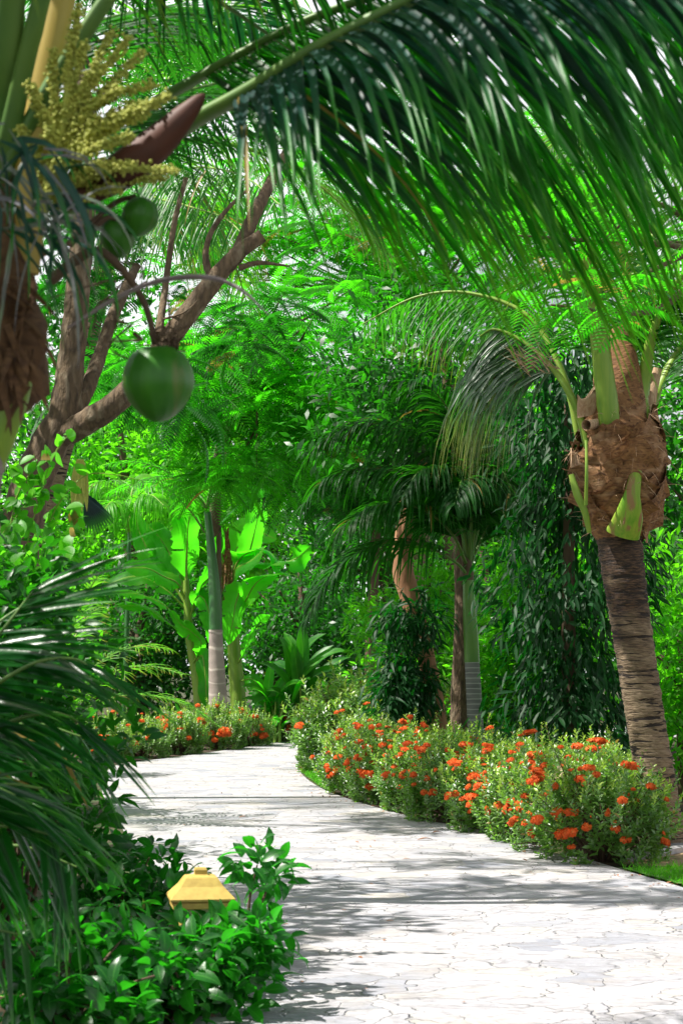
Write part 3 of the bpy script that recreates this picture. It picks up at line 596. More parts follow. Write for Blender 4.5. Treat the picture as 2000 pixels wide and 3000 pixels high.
# F2 left petiole: broken frond whose leaflets hang as a curtain
f([(1722,1310,D-.1),(1700,1230,D-.1),(1660,1140,D-.1),(1610,1070,D),(1530,1000,D+.1),(1450,965,D+.2),(1405,985,D+.3)],n=90,LL=1.42,LW=.026,ang=(50,40),r=(.06,.012),start=.48,droop=3.2,leaf='frond_curtain',wig=.12,lift=-1.4,endk=.9)
f([(1700,1300,D+.5),(1650,1100,D+.6),(1550,930,D+.8),(1380,860,D+1.),(1220,870,D+1.2),(1060,950,D+1.4)],n=60,LL=1.0,LW=.026,ang=(60,45),r=(.05,.008),start=.3,droop=1.2,leaf='frond_mid',lift=-.9)
f([(1880,1260,D),(1885,1130,D),(1905,1000,D-.1),(1960,860,D-.2),(2080,740,D-.4),(2250,760,D-.6)],n=54,LL=1.0,LW=.034,r=(.075,.01),start=.30,droop=1.8,leaf='frond_mid')
f([(1890,1260,D+.1),(1930,1130,D+.3),(2010,1000,D+.5),(2130,960,D+.6),(2250,1050,D+.7)],n=54,LL=1.0,LW=.034,r=(.06,.01),start=.2,droop=2.4,leaf='frond_mid')
f([(1800,1280,D+.3),(1800,1000,D+.6),(1860,800,D+.8),(1950,640,D+1.),(2100,560,D+1.1)],n=54,LL=1.,LW=.034,r=(.06,.01),start=.25,droop=1.2,leaf='frond_mid')
f([(1780,1260,D+.3),(1740,980,D+.6),(1640,760,D+.8),(1500,640,D+1.),(1330,640,D+1.1)],n=54,LL=1.,LW=.034,r=(.06,.01),start=.25,droop=2.2,leaf='frond_mid')
f([(1820,1240,D+.3),(1840,900,D+.4),(1790,600,D+.2),(1650,380,D)],n=50,LL=1.,LW=.034,r=(.06,.01),start=.25,droop=1.2,leaf='frond_mid')
f([(1880,1230,D+.2),(1860,1080,D+.2),(1850,960,D+.1),(1900,880,D),(2000,860,D-.1),(2120,930,D-.2)],n=50,LL=1.05,LW=.034,r=(.05,.01),start=.3,droop=1.4,leaf='frond_shaded',lift=-.3)
# dry brush of dead leaflets at the bend
mb=MB(); n=34; P=WW([(random.uniform(1540,1640),random.uniform(1050,1105),D-.15) for _ in range(n)]); Dd=np.array([[random.uniform(-1,-.4),-.1,random.uniform(-.05,.9)] for _ in range(n)])
blades(mb,P,Dd,rdir(n),.33,.014,7,'grass',-.5,.2,wig=.5); o=local(cp,mb).build('dry_leaflets',M['fibre_pale'],cp)

# ================================================================ OTHER PALMS
def coco(label,crown,base,nf=13,LL=1.1,ln=3.6,leaf='frond_mid',seed=0,r=.16,elr=(5,65)):
    t=thing('coconut_palm',label,'palm tree',base)
    b=np.array(base); c=np.array(crown); mid=(b+c)/2+[.15,0,0]
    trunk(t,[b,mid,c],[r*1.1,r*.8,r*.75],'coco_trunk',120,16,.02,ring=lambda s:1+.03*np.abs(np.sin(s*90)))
    for k in range(nf):
        frond(t,arc(c,360/nf*k*2.4+random.uniform(-15,15),random.uniform(*elr),ln*random.uniform(.85,1.1),random.uniform(1.1,1.7)),leaf,'petiole',46,LL,.036,(60,35),random.uniform(1.4,2.4),(.05,.008),.2,.12,5)
    return t
coco('background coconut palm whose fronds rake across the top right corner',W(2050,520,25),[4.9,25,0],12,1.2,3.8)
pb=coco('background coconut palm with pale hanging leaflets beyond the forked branch',W(380,440,24),[-4.6,24.,0],12,1.2,3.6,'frond_pale')
for pts in ([(380,440,24),(470,500,20),(600,490,18),(720,520,17),(820,600,16.5)],[(380,440,24),(430,560,21),(540,600,19),(660,640,18),(740,720,17.6)]):
    frond(pb,WW(pts),'frond_mid','petiole',60,1.25,.028,(60,45),1.6,(.03,.008),.2,-.9,6)
coco('distant coconut palm rising behind the feathery tree over the path',W(1300,420,40),[1.2,40,0],11,1.5,5.,'frond_mid')
coco('coconut palm behind the right trunk with fronds fanning above the grass',W(2150,900,21),[4.6,21,0],10,1.1,3.2,'frond_shaded')

# --- royal palm left of centre
D=39.4; base=[W(640,2200,D)[0],D,0]
rp_=thing('royal_palm','slim palm with smooth grey trunk and dark green shaft among banana leaves','palm tree',base)
trunk(rp_,[base,W(640,2080,D),W(635,1950,D),W(632,1848,D)],[.205,.19,.16,.132],'royal_trunk',80,24,.004,ring=lambda s:1+.008*np.sin(s*70))
trunk(rp_,[W(632,1848,D),W(630,1750,D),W(620,1620,D),W(608,1500,D)],[.128,.122,.088,.07],'crownshaft',30,20,.004,name='crownshaft')
trunk(rp_,[W(632,1853,D),W(632,1845,D)],[.140,.137],'royal_trunk',4,20,0,name='collar')
for k,az in enumerate(range(0,360,40)):
    frond(rp_,arc(W(606,1490,D),az+random.uniform(-10,10),random.uniform(35,70),2.4,random.uniform(1.3,1.9)),'feather','petiole_dark',44,.55,.035,(60,40),1.1,(.03,.006),.15,.15,4)
frond(rp_,WW([(600,1560,D),(560,1500,D-.2),(500,1440,D-.3),(440,1400,D-.4)]),'feather','petiole_dark',26,.45,.035,(60,40),1.2,(.03,.006),.25,.15,4)

# --- dark arching palm right of centre
D=27; base=[W(1392,2290,D)[0],D,0]
mp_=thing('manila_palm','dark palm with arching fronds, pale green shaft and ringed grey trunk behind the hedge','palm tree',base)
trunk(mp_,[base,W(1392,2150,D),W(1388,2050,D),W(1382,1938,D)],[.115,.11,.105,.10],'ringed_trunk',60,18,.004,ring=lambda s:1+.012*np.sin(s*80))
trunk(mp_,[W(1382,1940,D),W(1378,1850,D),W(1374,1780,D),W(1370,1690,D)],[.105,.10,.085,.07],'crownshaft_pale',30,18,.003,name='crownshaft')
trunk(mp_,[W(1370,1700,D),W(1366,1650,D),W(1340,1560,D)],[.08,.06,.04],'bark_dark',14,12,.05,name='leaf_base')
def mf(pts,**k):
    a=dict(leaf='frond_shaded',pet='petiole_dark',n=70,LL=1.0,LW=.058,ang=(55,35),droop=2.4,r=(.028,.006),start=.2,nseg=6); a.update(k); return frond(mp_,WW(pts),**a)
mf([(1372,1690,D),(1330,1645,D-.2),(1240,1600,D-.4),(1130,1590,D-.6),(1030,1630,D-.8),(955,1700,D-.9),(900,1810,D-1.)],LL=1.25,droop=2.8)
mf([(1365,1650,D),(1340,1520,D-.2),(1240,1410,D-.4),(1100,1370,D-.5),(960,1400,D-.7),(890,1480,D-.8)])
mf([(1368,1640,D),(1345,1450,D+.1),(1270,1320,D),(1150,1240,D),(1020,1240,D),(930,1310,D)])
mf([(1370,1640,D),(1390,1450,D+.3),(1370,1300,D+.3),(1280,1180,D+.3),(1150,1130,D+.3)])
mf([(1372,1650,D),(1420,1480,D),(1470,1360,D),(1540,1300,D),(1600,1380,D)])
mf([(1372,1650,D),(1400,1500,D-.3),(1440,1400,D-.6),(1470,1380,D-.9),(1500,1460,D-1.2)])
mf([(1372,1650,D),(1340,1480,D-.4),(1290,1390,D-.8),(1230,1380,D-1.2),(1180,1450,D-1.5)])
mf([(1372,1650,D),(1380,1500,D-.4),(1370,1420,D-.8),(1350,1410,D-1.2),(1330,1480,D-1.6)])
mf([(1374,1660,D),(1430,1540,D+.4),(1500,1440,D+.7),(1580,1430,D+1)])
mf([(1372,1650,D),(1340,1480,D+.5),(1290,1350,D+1.),(1200,1320,D+1.4)])
mf([(1368,1640,D),(1330,1460,D-.1),(1230,1300,D-.2),(1090,1240,D-.3),(950,1290,D-.4),(880,1380,D-.4)])
mf([(1368,1640,D),(1400,1420,D-.1),(1420,1250,D-.2),(1460,1180,D-.3),(1540,1200,D-.4)])
mf([(1368,1640,D),(1360,1420,D-.3),(1330,1240,D-.6),(1250,1130,D-.9),(1130,1120,D-1.1)])
mf([(1368,1660,D),(1320,1560,D-.5),(1230,1490,D-.9),(1110,1480,D-1.2),(1010,1540,D-1.4),(960,1620,D-1.4)])

# --- trunks behind it
D=29; b=[W(1350,2250,D)[0],D,0]
tt=thing('broadleaf_tree','brown trunked tree standing just behind the ringed palm trunk','tree',b)
trunk(tt,[b,W(1345,2060,D),W(1352,1850,D),W(1350,1650,D),W(1330,1300,D),W(1300,1000,D)],[.14,.13,.11,.10,.10,.08],'bark',60,16,.02)

LEAF=tmpl(lambda b: blades(b,[[0,0,0]],[[1,0,.25]],[[0,0,1.]],1.,.42,3,'leaf',.5,.25,tint=[0]))
LEAFS=tmpl(lambda b: blades(b,[[0,0,0]],[[1,0,.1]],[[0,0,1.]],1.,.38,2,'leaf',.4,0,flat=True,tint=[0]))
LONG=tmpl(lambda b: blades(b,[[0,0,0]],[[1,0,.1]],[[0,0,1.]],1.,.20,4,'leaf',.5,.4,tint=[0],wig=.1))
LEAFF=tmpl(lambda b: blades(b,[[0,0,0]],[[1,0,.25]],[[0,0,1.]],1.,.48,5,'leaf',.8,.22,tint=[0]))
def clumps(mb, C, rad, per, size, T=LEAFS, down=0., up=.35, m=0, sizev=.35):
    """clumps of leaves: centres C, each a rough ball of leaves facing outward"""
    K=len(C); n=K*per; ci=np.repeat(np.arange(K),per); v=rdir(n,.15); rr=rad*(.45+.6*rng.random(n)**.6)
    X=C[ci]+v*rr[:,None]*np.array([1,1,.75]); D_=nrm(v+rng.normal(0,.6,(n,3))+np.array([0,0,-down])); N_=nrm(v*.5+np.array([0,0,up+.5])+rng.normal(0,.35,(n,3)))
    tn=np.clip(rng.random(K)[ci]*.6+rng.random(n)*.4,0,1)
    inst(mb,T,frame(D_,N_),X,size*(1-sizev+2*sizev*rng.random(n)),tn,m)
def fill_pts(c,rad,k,shell=.55):
    v=rdir(k); return np.array(c)+v*(shell+(1-shell)*rng.random(k))[:,None]*np.array(rad)
mb=MB(); clumps(mb,fill_pts(W(1330,1100,29),(1.7,1.6,1.7),60,.3),.45,60,.17); local(tt,mb).build('crown',M['broad'],tt)

D=28; b=[W(1290,2240,D)[0],D,0]
tt=thing('leaning_tree','leaning orange brown trunk draped in dark leaves, left of the ringed palm','tree',b)
limbs(tt,[([b,W(1275,2060,D),W(1240,1900,D),W(1200,1750,D),W(1175,1640,D),W(1190,1500,D),W(1180,1380,D)],[.15,.13,.12,.14,.15,.12,.11])],'bark_red')
mb=MB()
for (x,y,dx,dy,k) in ((1200,1840,75,120,26),(1200,2040,90,70,30),(1160,1960,100,60,10)):
    C=np.array([W(x+random.gauss(0,.5)*dx,y+random.gauss(0,.5)*dy,D-.3+random.uniform(-.5,.3)) for _ in range(k)]); clumps(mb,C,.22,26,.22,LONG,1.0)
local(tt,mb).build('leaves',M['mast'],tt)
mb=MB(); clumps(mb,fill_pts(W(1150,1180,28.5),(1.4,1.4,1.0),40,.3),.45,50,.17); local(tt,mb).build('crown',M['broad'],tt)

# --- weeping mast tree
D=22; b=[W(1670,2280,D)[0],D,0]
mt=thing('mast_tree','very dark tree with drooping wavy leaves beside the coconut trunk','tree',b)
limbs(mt,[([b,W(1665,1900,D),W(1665,1500,D),W(1660,1100,D)],[.09,.08,.06,.03])],'bark_dark')
mb=MB(); K=430; u=rng.random(K); z=.35+u*4.9; rr=.80*np.sqrt(rng.random(K))*np.clip(1.25-u*.5,0,1)*(1+.25*np.sin(z*3.1)); a=rng.random(K)*6.283
C=np.stack([b[0]+.0+rr*np.cos(a)*1.05,b[1]+rr*np.sin(a),z],1); n=K*16; ci=np.repeat(np.arange(K),16)
X=C[ci]+rng.normal(0,1,(n,3))*[.10,.10,.16]; Dd=np.stack([np.cos(a[ci])*.5,np.sin(a[ci])*.5,-np.ones(n)],1)+rng.normal(0,.35,(K,3))[ci]+rng.normal(0,.35,(n,3)); Nn=np.stack([np.cos(a[ci]),np.sin(a[ci]),.4+0*a[ci]],1)+rng.normal(0,.45,(n,3))
blades(mb,X,Dd,nrm(Nn),10*0+.09+.15*rng.random(n),.036+.02*rng.random(n),6,'leaf',.3,.35,wig=.45,tint=np.clip(rng.random(K)[ci]*.7+.3*rng.random(n),0,1),ruffle=.12)
local(mt,mb).build('crown',M['mast'],mt)

# ================================================================ BROADLEAF TREES AND SHRUBS BEHIND
def btree(label,base,h,rad,K,per,size,mat,clump=.6,bark='bark_dark',r=.16,name='broadleaf_tree',low=.35):
    t=thing(name,label,'tree',base); b=np.array(base,float)
    tp=[b,b+[random.uniform(-.2,.2),0,h*.35],b+[random.uniform(-.3,.3),0,h*.75]]; trunk(t,tp,[r,r*.75,r*.35],bark,40,12,.03)
    C=fill_pts(b+[0,0,h*low+rad[2]*.9],rad,K,.35); mb=MB(); clumps(mb,C,clump,per,size); br=MB()
    for q in C[rng.integers(0,K,10)]:
        m_=np.array(tp[1]); tube(br,[m_,(m_+q)/2+[0,0,.2],q],[r*.4,r*.25,.02],12,7,.03)
    local(t,mb).build('crown',M[mat],t); local(t,br).build('branches',M[bark],t); return t
A1=btree('tall bright green tree closing the view far behind the banana leaves',[-6.,56,0],11,(4.5,3.,5.2),150,80,.32,'broad_bright',1.0,r=.25,low=.05)
A2=btree('tall deep green tree closing the view beyond the path bend',[1.5,60,0],12,(4.6,3.,5.6),150,80,.32,'broad',1.0,r=.25,low=.03)
dup(A1,(8.5,58,0),2.1,'tall bright green tree far behind the weeping dark tree',1.05)
dup(A2,(-13,60,0),1.1,'tall deep green tree at the far left behind the forked branches',1.1)
dup(A2,(15.,60,0),4.1,'tall deep green tree at the far right behind the coconut trunk',1.1)
dup(A1,(-2.3,72,0),3.3,'high pale green tree showing just left of centre through the feathery leaves',1.35)
dup(A2,(9.5,50,0),2.7,'tall deep green tree at the upper right behind the fanning palm fronds',1.0)
dup(A2,(-10,80,0),5.2,'highest distant tree behind the yellow flower spray',1.55)
dup(A1,(6,78,0),.7,'highest distant tree behind the great frond',1.5)
B1=btree('bushy dark green tree at the left behind the banana plants',[-4.6,47,0],5.4,(2.2,1.6,2.4),90,80,.20,'broad',.55,low=.02)
B2=btree('bright shrubby tree right of the ringed palm trunk',[2.9,30,0],4.2,(1.1,1.2,1.9),80,70,.15,'broad_bright',.36,r=.07,low=.02)
dup(B2,(5.6,27,0),1.3,'bright shrubby tree in the gap right of the coconut trunk',1.25)
dup(B2,(1.55,37,0),2.3,'bright leafy tree glowing behind the leaning orange trunk',1.1)
dup(B1,(-1.0,50,0),1.9,'dark green tree just left of the dark arching palm',1.0)
dup(B1,(3.4,46,0),2.9,'dark green tree behind the ringed palm trunk',1.05)
dup(B1,(7.6,40,0),3.9,'dark green tree at the right edge behind the shrubs',1.1)
dup(B1,(-8.6,44,0),.9,'dark green tree at the left edge beyond the path',1.2)
dup(B2,(4.05,23.8,0),3.0,'leafy shrubby tree directly behind the lower coconut trunk',.92)
dup(B2,(2.45,29.6,0),5.0,'low leafy tree between the ringed palm and the weeping dark tree',.62)
dup(B2,(6.6,20.5,0),.3,'leafy tree just outside the lower right corner beyond the trunk',.9)
# left side screen of foliage behind the foreground palms
L1=btree('broad leaved tree behind the glossy palm at the left',[-3.15,17.,0],2.9,(.95,.9,1.4),80,60,.14,'broad_bright',.34,r=.06,low=.02)
dup(L1,(-4.4,22,0),1.4,'broad leaved tree left of the path, below the forked trunk',1.3)
dup(L1,(-4.9,29,0),2.4,'broad leaved bush at the left end of the far flower hedge',1.1)
dup(L1,(-2.6,12.6,0),3.4,'sunlit bush under the forked branches at the left edge',.86)
S1=btree('unseen tree added left of the frame to shade the foreground plants',[-3.7,8.8,0],4.2,(1.3,1.6,1.0),80,60,.14,'broad',.34,r=.09,low=.5)  # this tree and its two copies are added out of view to block sun
dup(S1,(-3.9,5.4,0),2.,'unseen tree added left of the camera to shade the nearest coconut palm',1.55)
dup(S1,(-5.3,13.2,0),4.,'tall unseen tree added outside the frame to shade the forked trunk',1.75)
# small orchid coloured shrubs low behind the hedge
# string leaved hanging plant (pale yellow green)
D=43; t=thing('weeping_palm','pale yellow green palm with leaflets hanging in strings left of the banana plants','palm tree',[W(360,2300,D)[0],D,0])
trunk(t,[[W(360,2300,D)[0],D,0],W(370,1900,D),W(380,1560,D)],[.06,.05,.04],'crownshaft',20,10,.02)
for pts in ([(380,1560,D),(400,1460,D),(470,1420,D-.3),(560,1440,D-.5)],[(380,1560,D),(360,1450,D),(300,1410,D-.3),(240,1440,D-.5)],[(380,1560,D),(400,1480,D-.4),(440,1450,D-1),(480,1480,D-1.5)],[(380,1560,D),(390,1430,D+.3),(440,1390,D+.8),(520,1380,D+1)],[(380,1560,D),(350,1500,D-.4),(330,1470,D-1),(300,1500,D-1.5)]):
    frond(t,WW(pts),'vine','petiole',40,1.35,.045,(50,35),5.5,(.03,.01),.2,.1,7)

# ================================================================ BANANAS
def banana_leaf(parent, pts, width, split=0, mat='banana', nrmv=None, nx=34, ny=9, fold=.25, wave=.03):
    """big paddle leaf along a world path; first quarter is the stalk"""
    rp=smooth(WW(pts),nx+10); mb=MB(); st=8
    mid=rp[st:]; n=len(mid); t=nrm(np.gradient(mid,axis=0)); ref=np.array(nrmv if nrmv is not None else [0,-.6,.8],float)+[random.choice([.85,.7,.6,-.6]),0,.15]; sd_=nrm(np.cross(t,ref)); up=nrm(np.cross(sd_,t))
    u=np.linspace(0,1,n); w_=np.maximum(PROF['banana'](u),.02)*width*.5
    rows=[]; ys=np.linspace(-1,1,ny)
    ragL=1+.05*rng.normal(0,1,n); ragR=1+.05*rng.normal(0,1,n)
    ph=random.random()*6
    for j,y in enumerate(ys):
        rg=np.where(y<0,ragL,ragR); ww=w_*y*rg
        h=np.abs(ww)*fold-np.abs(ww)**2*.8/width+wave*np.abs(y)*np.sin(u*16+ph+(3 if y<0 else 0))
        rows.append(mid+sd_*ww[:,None]*math.cos(fold)+up*h[:,None])
    V=np.stack(rows,1); A=np.zeros(V.shape); A[...,0]=u[:,None]; A[...,1]=ys[None]; A[...,2]=random.random()
    q=grid_quads(1,n,ny).reshape(n-1,ny-1,4)
    keep=np.ones((n-1,ny-1),bool)
    for _ in range(split):
        i=random.randint(4,n-4); s_=random.choice([0,1]); k=random.randint(1,3)
        if s_: keep[i,ny-1-k:]=False
        else: keep[i,:k]=False
    mb.add(V.reshape(-1,3),q[keep],A.reshape(-1,3))
    o=local(parent,mb).build('leaf',M[mat],parent)
    mb=MB(); tube(mb,rp,[width*.05,width*.034,width*.016,width*.005],0,7,0); local(parent,mb).build('midrib',M['petiole'],o)
    return o
D=41.5; b=[W(560,2190,D)[0],D,0]
bn=thing('banana_plant','banana plant with broad glowing leaves left of the smooth grey palm trunk','banana plant',b)
trunk(bn,[b,W(585,2100,D),W(575,1980,D),W(555,1860,D),W(545,1700,D)],[.14,.12,.10,.09,.06],'petiole',30,12,.03)
for pts,wd,nv,sp in (
 ([(545,1760,D),(520,1710,D-.2),(480,1690,D-.4),(430,1665,D-.7),(360,1665,D-1.)],.60,(-.1,-.75,.65),3),
 ([(545,1770,D),(500,1700,D+.1),(450,1640,D+.2),(410,1560,D+.3),(395,1500,D+.3)],.7,(-.3,-.9,.3),3),
 ([(548,1790,D),(500,1740,D-.1),(440,1700,D-.1),(380,1690,D-.2),(300,1720,D-.3)],.5,(.1,-.5,.8),3),
 ([(550,1740,D),(545,1670,D),(548,1600,D-.1),(552,1530,D-.2),(562,1470,D-.1)],.78,(.1,-1,.1),2),
 ([(548,1750,D),(520,1680,D+.2),(490,1610,D+.3),(455,1560,D+.3),(430,1540,D+.3)],.85,(-.3,-.9,.3),3),
 ([(550,1850,D),(490,1780,D-.3),(420,1745,D-.5),(350,1735,D-.8),(290,1740,D-1.)],.36,(.1,-.2,1),3),
 ([(552,1870,D),(500,1830,D-.3),(430,1780,D-.5),(370,1775,D-.7),(330,1780,D-.9)],.35,(.0,-.3,1),4),
 ([(560,1800,D),(590,1720,D-.2),(620,1680,D-.3),(640,1600,D-.3),(650,1540,D-.3)],.5,(.6,-.7,.2),2),
 ([(556,1960,D),(590,1890,D-.3),(560,1850,D-.4),(530,1830,D-.5),(500,1790,D-.5)],.42,(.3,-.9,.3),2),
 ([(566,1960,D),(590,1920,D-.3),(600,1960,D-.4),(605,2040,D-.4),(610,2080,D-.4)],.42,(.1,-1,.1),1),
 ([(556,1820,D),(575,1750,D-.2),(600,1760,D-.3),(620,1830,D-.4),(625,1900,D-.4)],.48,(.2,-1,.1),2)):
    banana_leaf(bn,pts,wd,sp,nrmv=nv)
D=43.5; b=[W(700,2180,D)[0],D,0]
bn2=thing('banana_plant','banana plant with brown dried stem top right of the smooth grey palm trunk','banana plant',b)
trunk(bn2,[b,W(700,2080,D),W(690,1960,D),W(680,1820,D),W(670,1660,D)],[.19,.17,.15,.11,.07],'petiole',30,14,.03)
mb=MB(); n=26; P=WW([(670+random.uniform(-14,14),1640+random.uniform(-40,150),D-.12) for _ in range(n)]); blades(mb,P,np.array([[random.uniform(-.4,.4),-.2,random.choice([1,-1.])] for _ in range(n)]),np.tile([0,-1,.0],(n,1)),.5,.09,5,'leaf',.2,.5,wig=.4); local(bn2,mb).build('dry_sheath',M['fibre'],bn2)
for pts,wd,nv,sp in (
 ([(672,1700,D),(720,1640,D-.2),(740,1580,D-.3),(755,1510,D-.3),(760,1440,D-.3)],.62,(.1,-1,.1),2),
 ([(672,1700,D),(740,1660,D-.3),(800,1650,D-.6),(860,1640,D-.9),(910,1600,D-1.)],.75,(.3,-.8,.5),3),
 ([(676,1720,D),(700,1640,D-.3),(760,1610,D-.5),(800,1630,D-.7),(815,1690,D-.9)],.55,(.3,-.3,.9),3),
 ([(676,1760,D),(690,1680,D-.2),(700,1660,D-.4),(740,1640,D-.7),(780,1600,D-.9)],.45,(-.5,-.7,.4),3),
 ([(672,1700,D),(650,1640,D),(640,1600,D),(625,1560,D-.1),(600,1550,D-.1)],.5,(-.5,-.8,.2),2),
 ([(676,1800,D),(700,1740,D-.4),(690,1770,D-.6),(680,1830,D-.7),(668,1890,D-.7)],.62,(.1,-1,.1),2),
 ([(684,1850,D),(720,1760,D-.3),(760,1700,D-.6),(830,1680,D-.9),(880,1720,D-1.)],.5,(.2,-.4,.9),4),
 ([(690,1960,D),(720,1900,D-.4),(740,1850,D-.6),(760,1820,D-.8),(790,1800,D-.9)],.42,(.5,-.8,.3),3),
 ([(690,2000,D),(740,1990,D-.4),(760,2030,D-.6),(775,2060,D-.7),(770,2090,D-.7)],.35,(.5,-.8,.3),1),
 ([(672,1700,D),(690,1620,D+.3),(720,1560,D+.4),(760,1560,D+.5),(810,1580,D+.6)],.7,(.1,-.9,.4),3)):
    banana_leaf(bn2,pts,wd,sp,nrmv=nv)
# --- young ginger / traveller plants
def tufty(label,px,py,D,n,h,wid,mat='ginger',name='ginger_plant',lean=.5,cat='plant'):
    b=G(px,py); b=np.array([W(px,py,D)[0],D,0]); t=thing(name,label,cat,b); mb=MB()
    for k in range(7): 
        a=b+[random.uniform(-.15,.15),random.uniform(-.15,.15),0]; tube(mb,[a,a+[0,0,h*.25],a+[random.uniform(-.1,.1),0,h*.5]],[.035,.03,.018],10,8,.02)
    local(t,mb).build('stems',M['petiole'],t)
    mb=MB(); P=b+np.stack([rng.uniform(-.15,.15,n),rng.uniform(-.15,.15,n),h*rng.uniform(.12,.55,n)],1); Dd=rdir(n,1.2); Dd[:,2]=np.abs(Dd[:,2])+.15
    blades(mb,P,Dd,np.stack([-Dd[:,0]*.3,-.5+0*Dd[:,0],.8+0*Dd[:,0]],1),h*(.40+.25*rng.random(n)),wid,8,'banana',1.1,.3,wig=.12); local(t,mb).build('leaves',M[mat],t); return t
tufty('tall ginger plant with upright paddle leaves in front of the right hand banana',870,2150,41.5,34,2.5,.28)
tufty('smaller pale ginger plant between the tall ginger and the dark palm',800,2160,41.5,20,1.7,.22,'banana')
tufty('leafy ginger clump behind the far hedge under the dark palm',960,2150,42.5,26,1.8,.18)
tufty('small lily like plant with red flower left of the grey trunk',530,2200,38.3,30,.9,.08,'banana','lily_plant')
tufty('low broad leaved plant behind the hedge near the white gap',1480,2290,25,14,.9,.2,'ginger')
# red ginger flower spike
D=42; b=np.array([W(785,2180,D)[0],D,0]); t=thing('heliconia_flower','tall orange red flower spike standing over the far hedge','flower',b); mb=MB()
tube(mb,[b,b+[0,0,.7],b+[.02,0,1.35]],[.015,.012,.01],10,6,.02); local(t,mb).build('stem',M['bark_dark'],t); mb=MB(); n=40
P=b+np.stack([0*np.arange(n),0*np.arange(n),+.65+.8*np.arange(n)/n],1); a=np.arange(n)*2.4; blades(mb,P,np.stack([np.cos(a),np.sin(a),.4+0*a],1),np.tile([0,0,1.],(n,1)),.13,.05,4,'leaf',-.4,.4); local(t,mb).build('bracts',M['petal_red'],t)

# ================================================================ IXORA HEDGES
def ixora_mesh(h=.85,rx=.55,ns=260,leaf=.062,seed=1):
    mb=MB(); st=MB(); v=rdir(ns,.35); v[:,2]=np.abs(v[:,2])*1.0-.12*rng.random(ns); v=nrm(v)
    rr=(.72+.36*rng.random(ns)**1.2)[:,None]
    E=v*rr*np.array([rx,rx,h*.62])+np.array([0,0,h*.36]); E[:,2]=np.maximum(E[:,2],.05)
    sp_=rng.random(ns)<.16; E[sp_]+=nrm(v+[0,0,.9])[sp_]*(.06+.16*rng.random(ns))[sp_][:,None]; lump=1+.13*np.sin(E[:,0]*9+seed*2)*np.sin(E[:,1]*8+seed); E[:,:2]*=lump[:,None]; E[:,2]*=(lump*.6+.4); lo=rng.random(ns)<.30; az=rng.random(ns)*6.283; E[lo]=np.stack([np.cos(az)*rx*.86,np.sin(az)*rx*.86,h*(.04+.45*rng.random(ns))],1)[lo]
    O=nrm(E-np.array([0,0,h*.1])+rng.normal(0,.12,E.shape))
    per=16; ci=np.repeat(np.arange(ns),per); k=np.tile(np.arange(per),ns); ph=rng.random(ns)[ci]*6.28+k*2.4
    ax=nrm(O+np.array([0,0,.9])); s1=nrm(np.cross(ax,rng.normal(0,1,ax.shape))); s2=np.cross(ax,s1)
    X=E[ci]-ax[ci]*(k*.014)[:,None]; Dd=s1[ci]*np.cos(ph)[:,None]+s2[ci]*np.sin(ph)[:,None]+ax[ci]*(1.1-k*.06)[:,None]
    Nn=ax[ci]*1.+rng.normal(0,.25,X.shape); top=np.clip((E[ci][:,2]/h-.55)*1.6+.3*rng.random(len(ci))-k*.05,0,1)
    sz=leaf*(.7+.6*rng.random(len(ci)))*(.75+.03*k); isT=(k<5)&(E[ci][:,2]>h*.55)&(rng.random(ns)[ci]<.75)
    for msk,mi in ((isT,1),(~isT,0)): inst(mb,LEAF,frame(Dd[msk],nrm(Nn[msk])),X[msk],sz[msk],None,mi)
    for i in range(0,ns,4):
        p0=np.array([E[i,0]*.15,E[i,1]*.15,0]); tube(st,[p0,(p0+E[i])/2+[0,0,.05],E[i]],[.008,.006,.003],6,5,.0)
    return mb,st,E,h,rx
IX=[ixora_mesh(.96,.66,480,.060,1),ixora_mesh(.90,.70,480,.056,2),ixora_mesh(1.02,.62,480,.062,3)]
def flower_mesh(seed,flat,wd,n=60):
    mb=MB(); v=rdir(n,.7); v[:,2]=np.abs(v[:,2])*.9-.05; off=rng.normal(0,.35,3); c=v*np.array([wd,wd*.85,wd*flat])*(.75+.4*rng.random(n))[:,None]
    if seed%2: c[n//2:]+=np.array([wd*1.2,wd*.3,-wd*.25])
    T=tmpl(lambda b: [blades(b,[[0,0,0]],[[math.cos(a),math.sin(a),.15]],[[0,0,1.]],.019,.013,2,'leaf',.3,0,flat=True,tint=[0]) for a in (0,1.57,3.14,4.71)])
    inst(mb,T,frame(nrm(np.cross(v,rng.normal(0,1,v.shape))),v+rng.normal(0,.35,v.shape)),c,.7+.6*rng.random(n)); return mb
FM=[]
for k in range(5):
    o_=flower_mesh(k,[.65,.5,.8,.55,.7][k],[.042,.036,.034,.044,.028][k],[70,90,50,110,36][k]).build('tmp',M['petal']); FM.append(o_.data); bpy.data.objects.remove(o_)
IXM=[]
for mb_,st_,E,h,rx in IX:
    a=mb_.build('tmpf',[M['ixora'],M['ixora_top']]); b_=st_.build('tmps',M['bark_dark']); IXM.append((a.data,b_.data,E,h,rx)); bpy.data.objects.remove(a); bpy.data.objects.remove(b_)
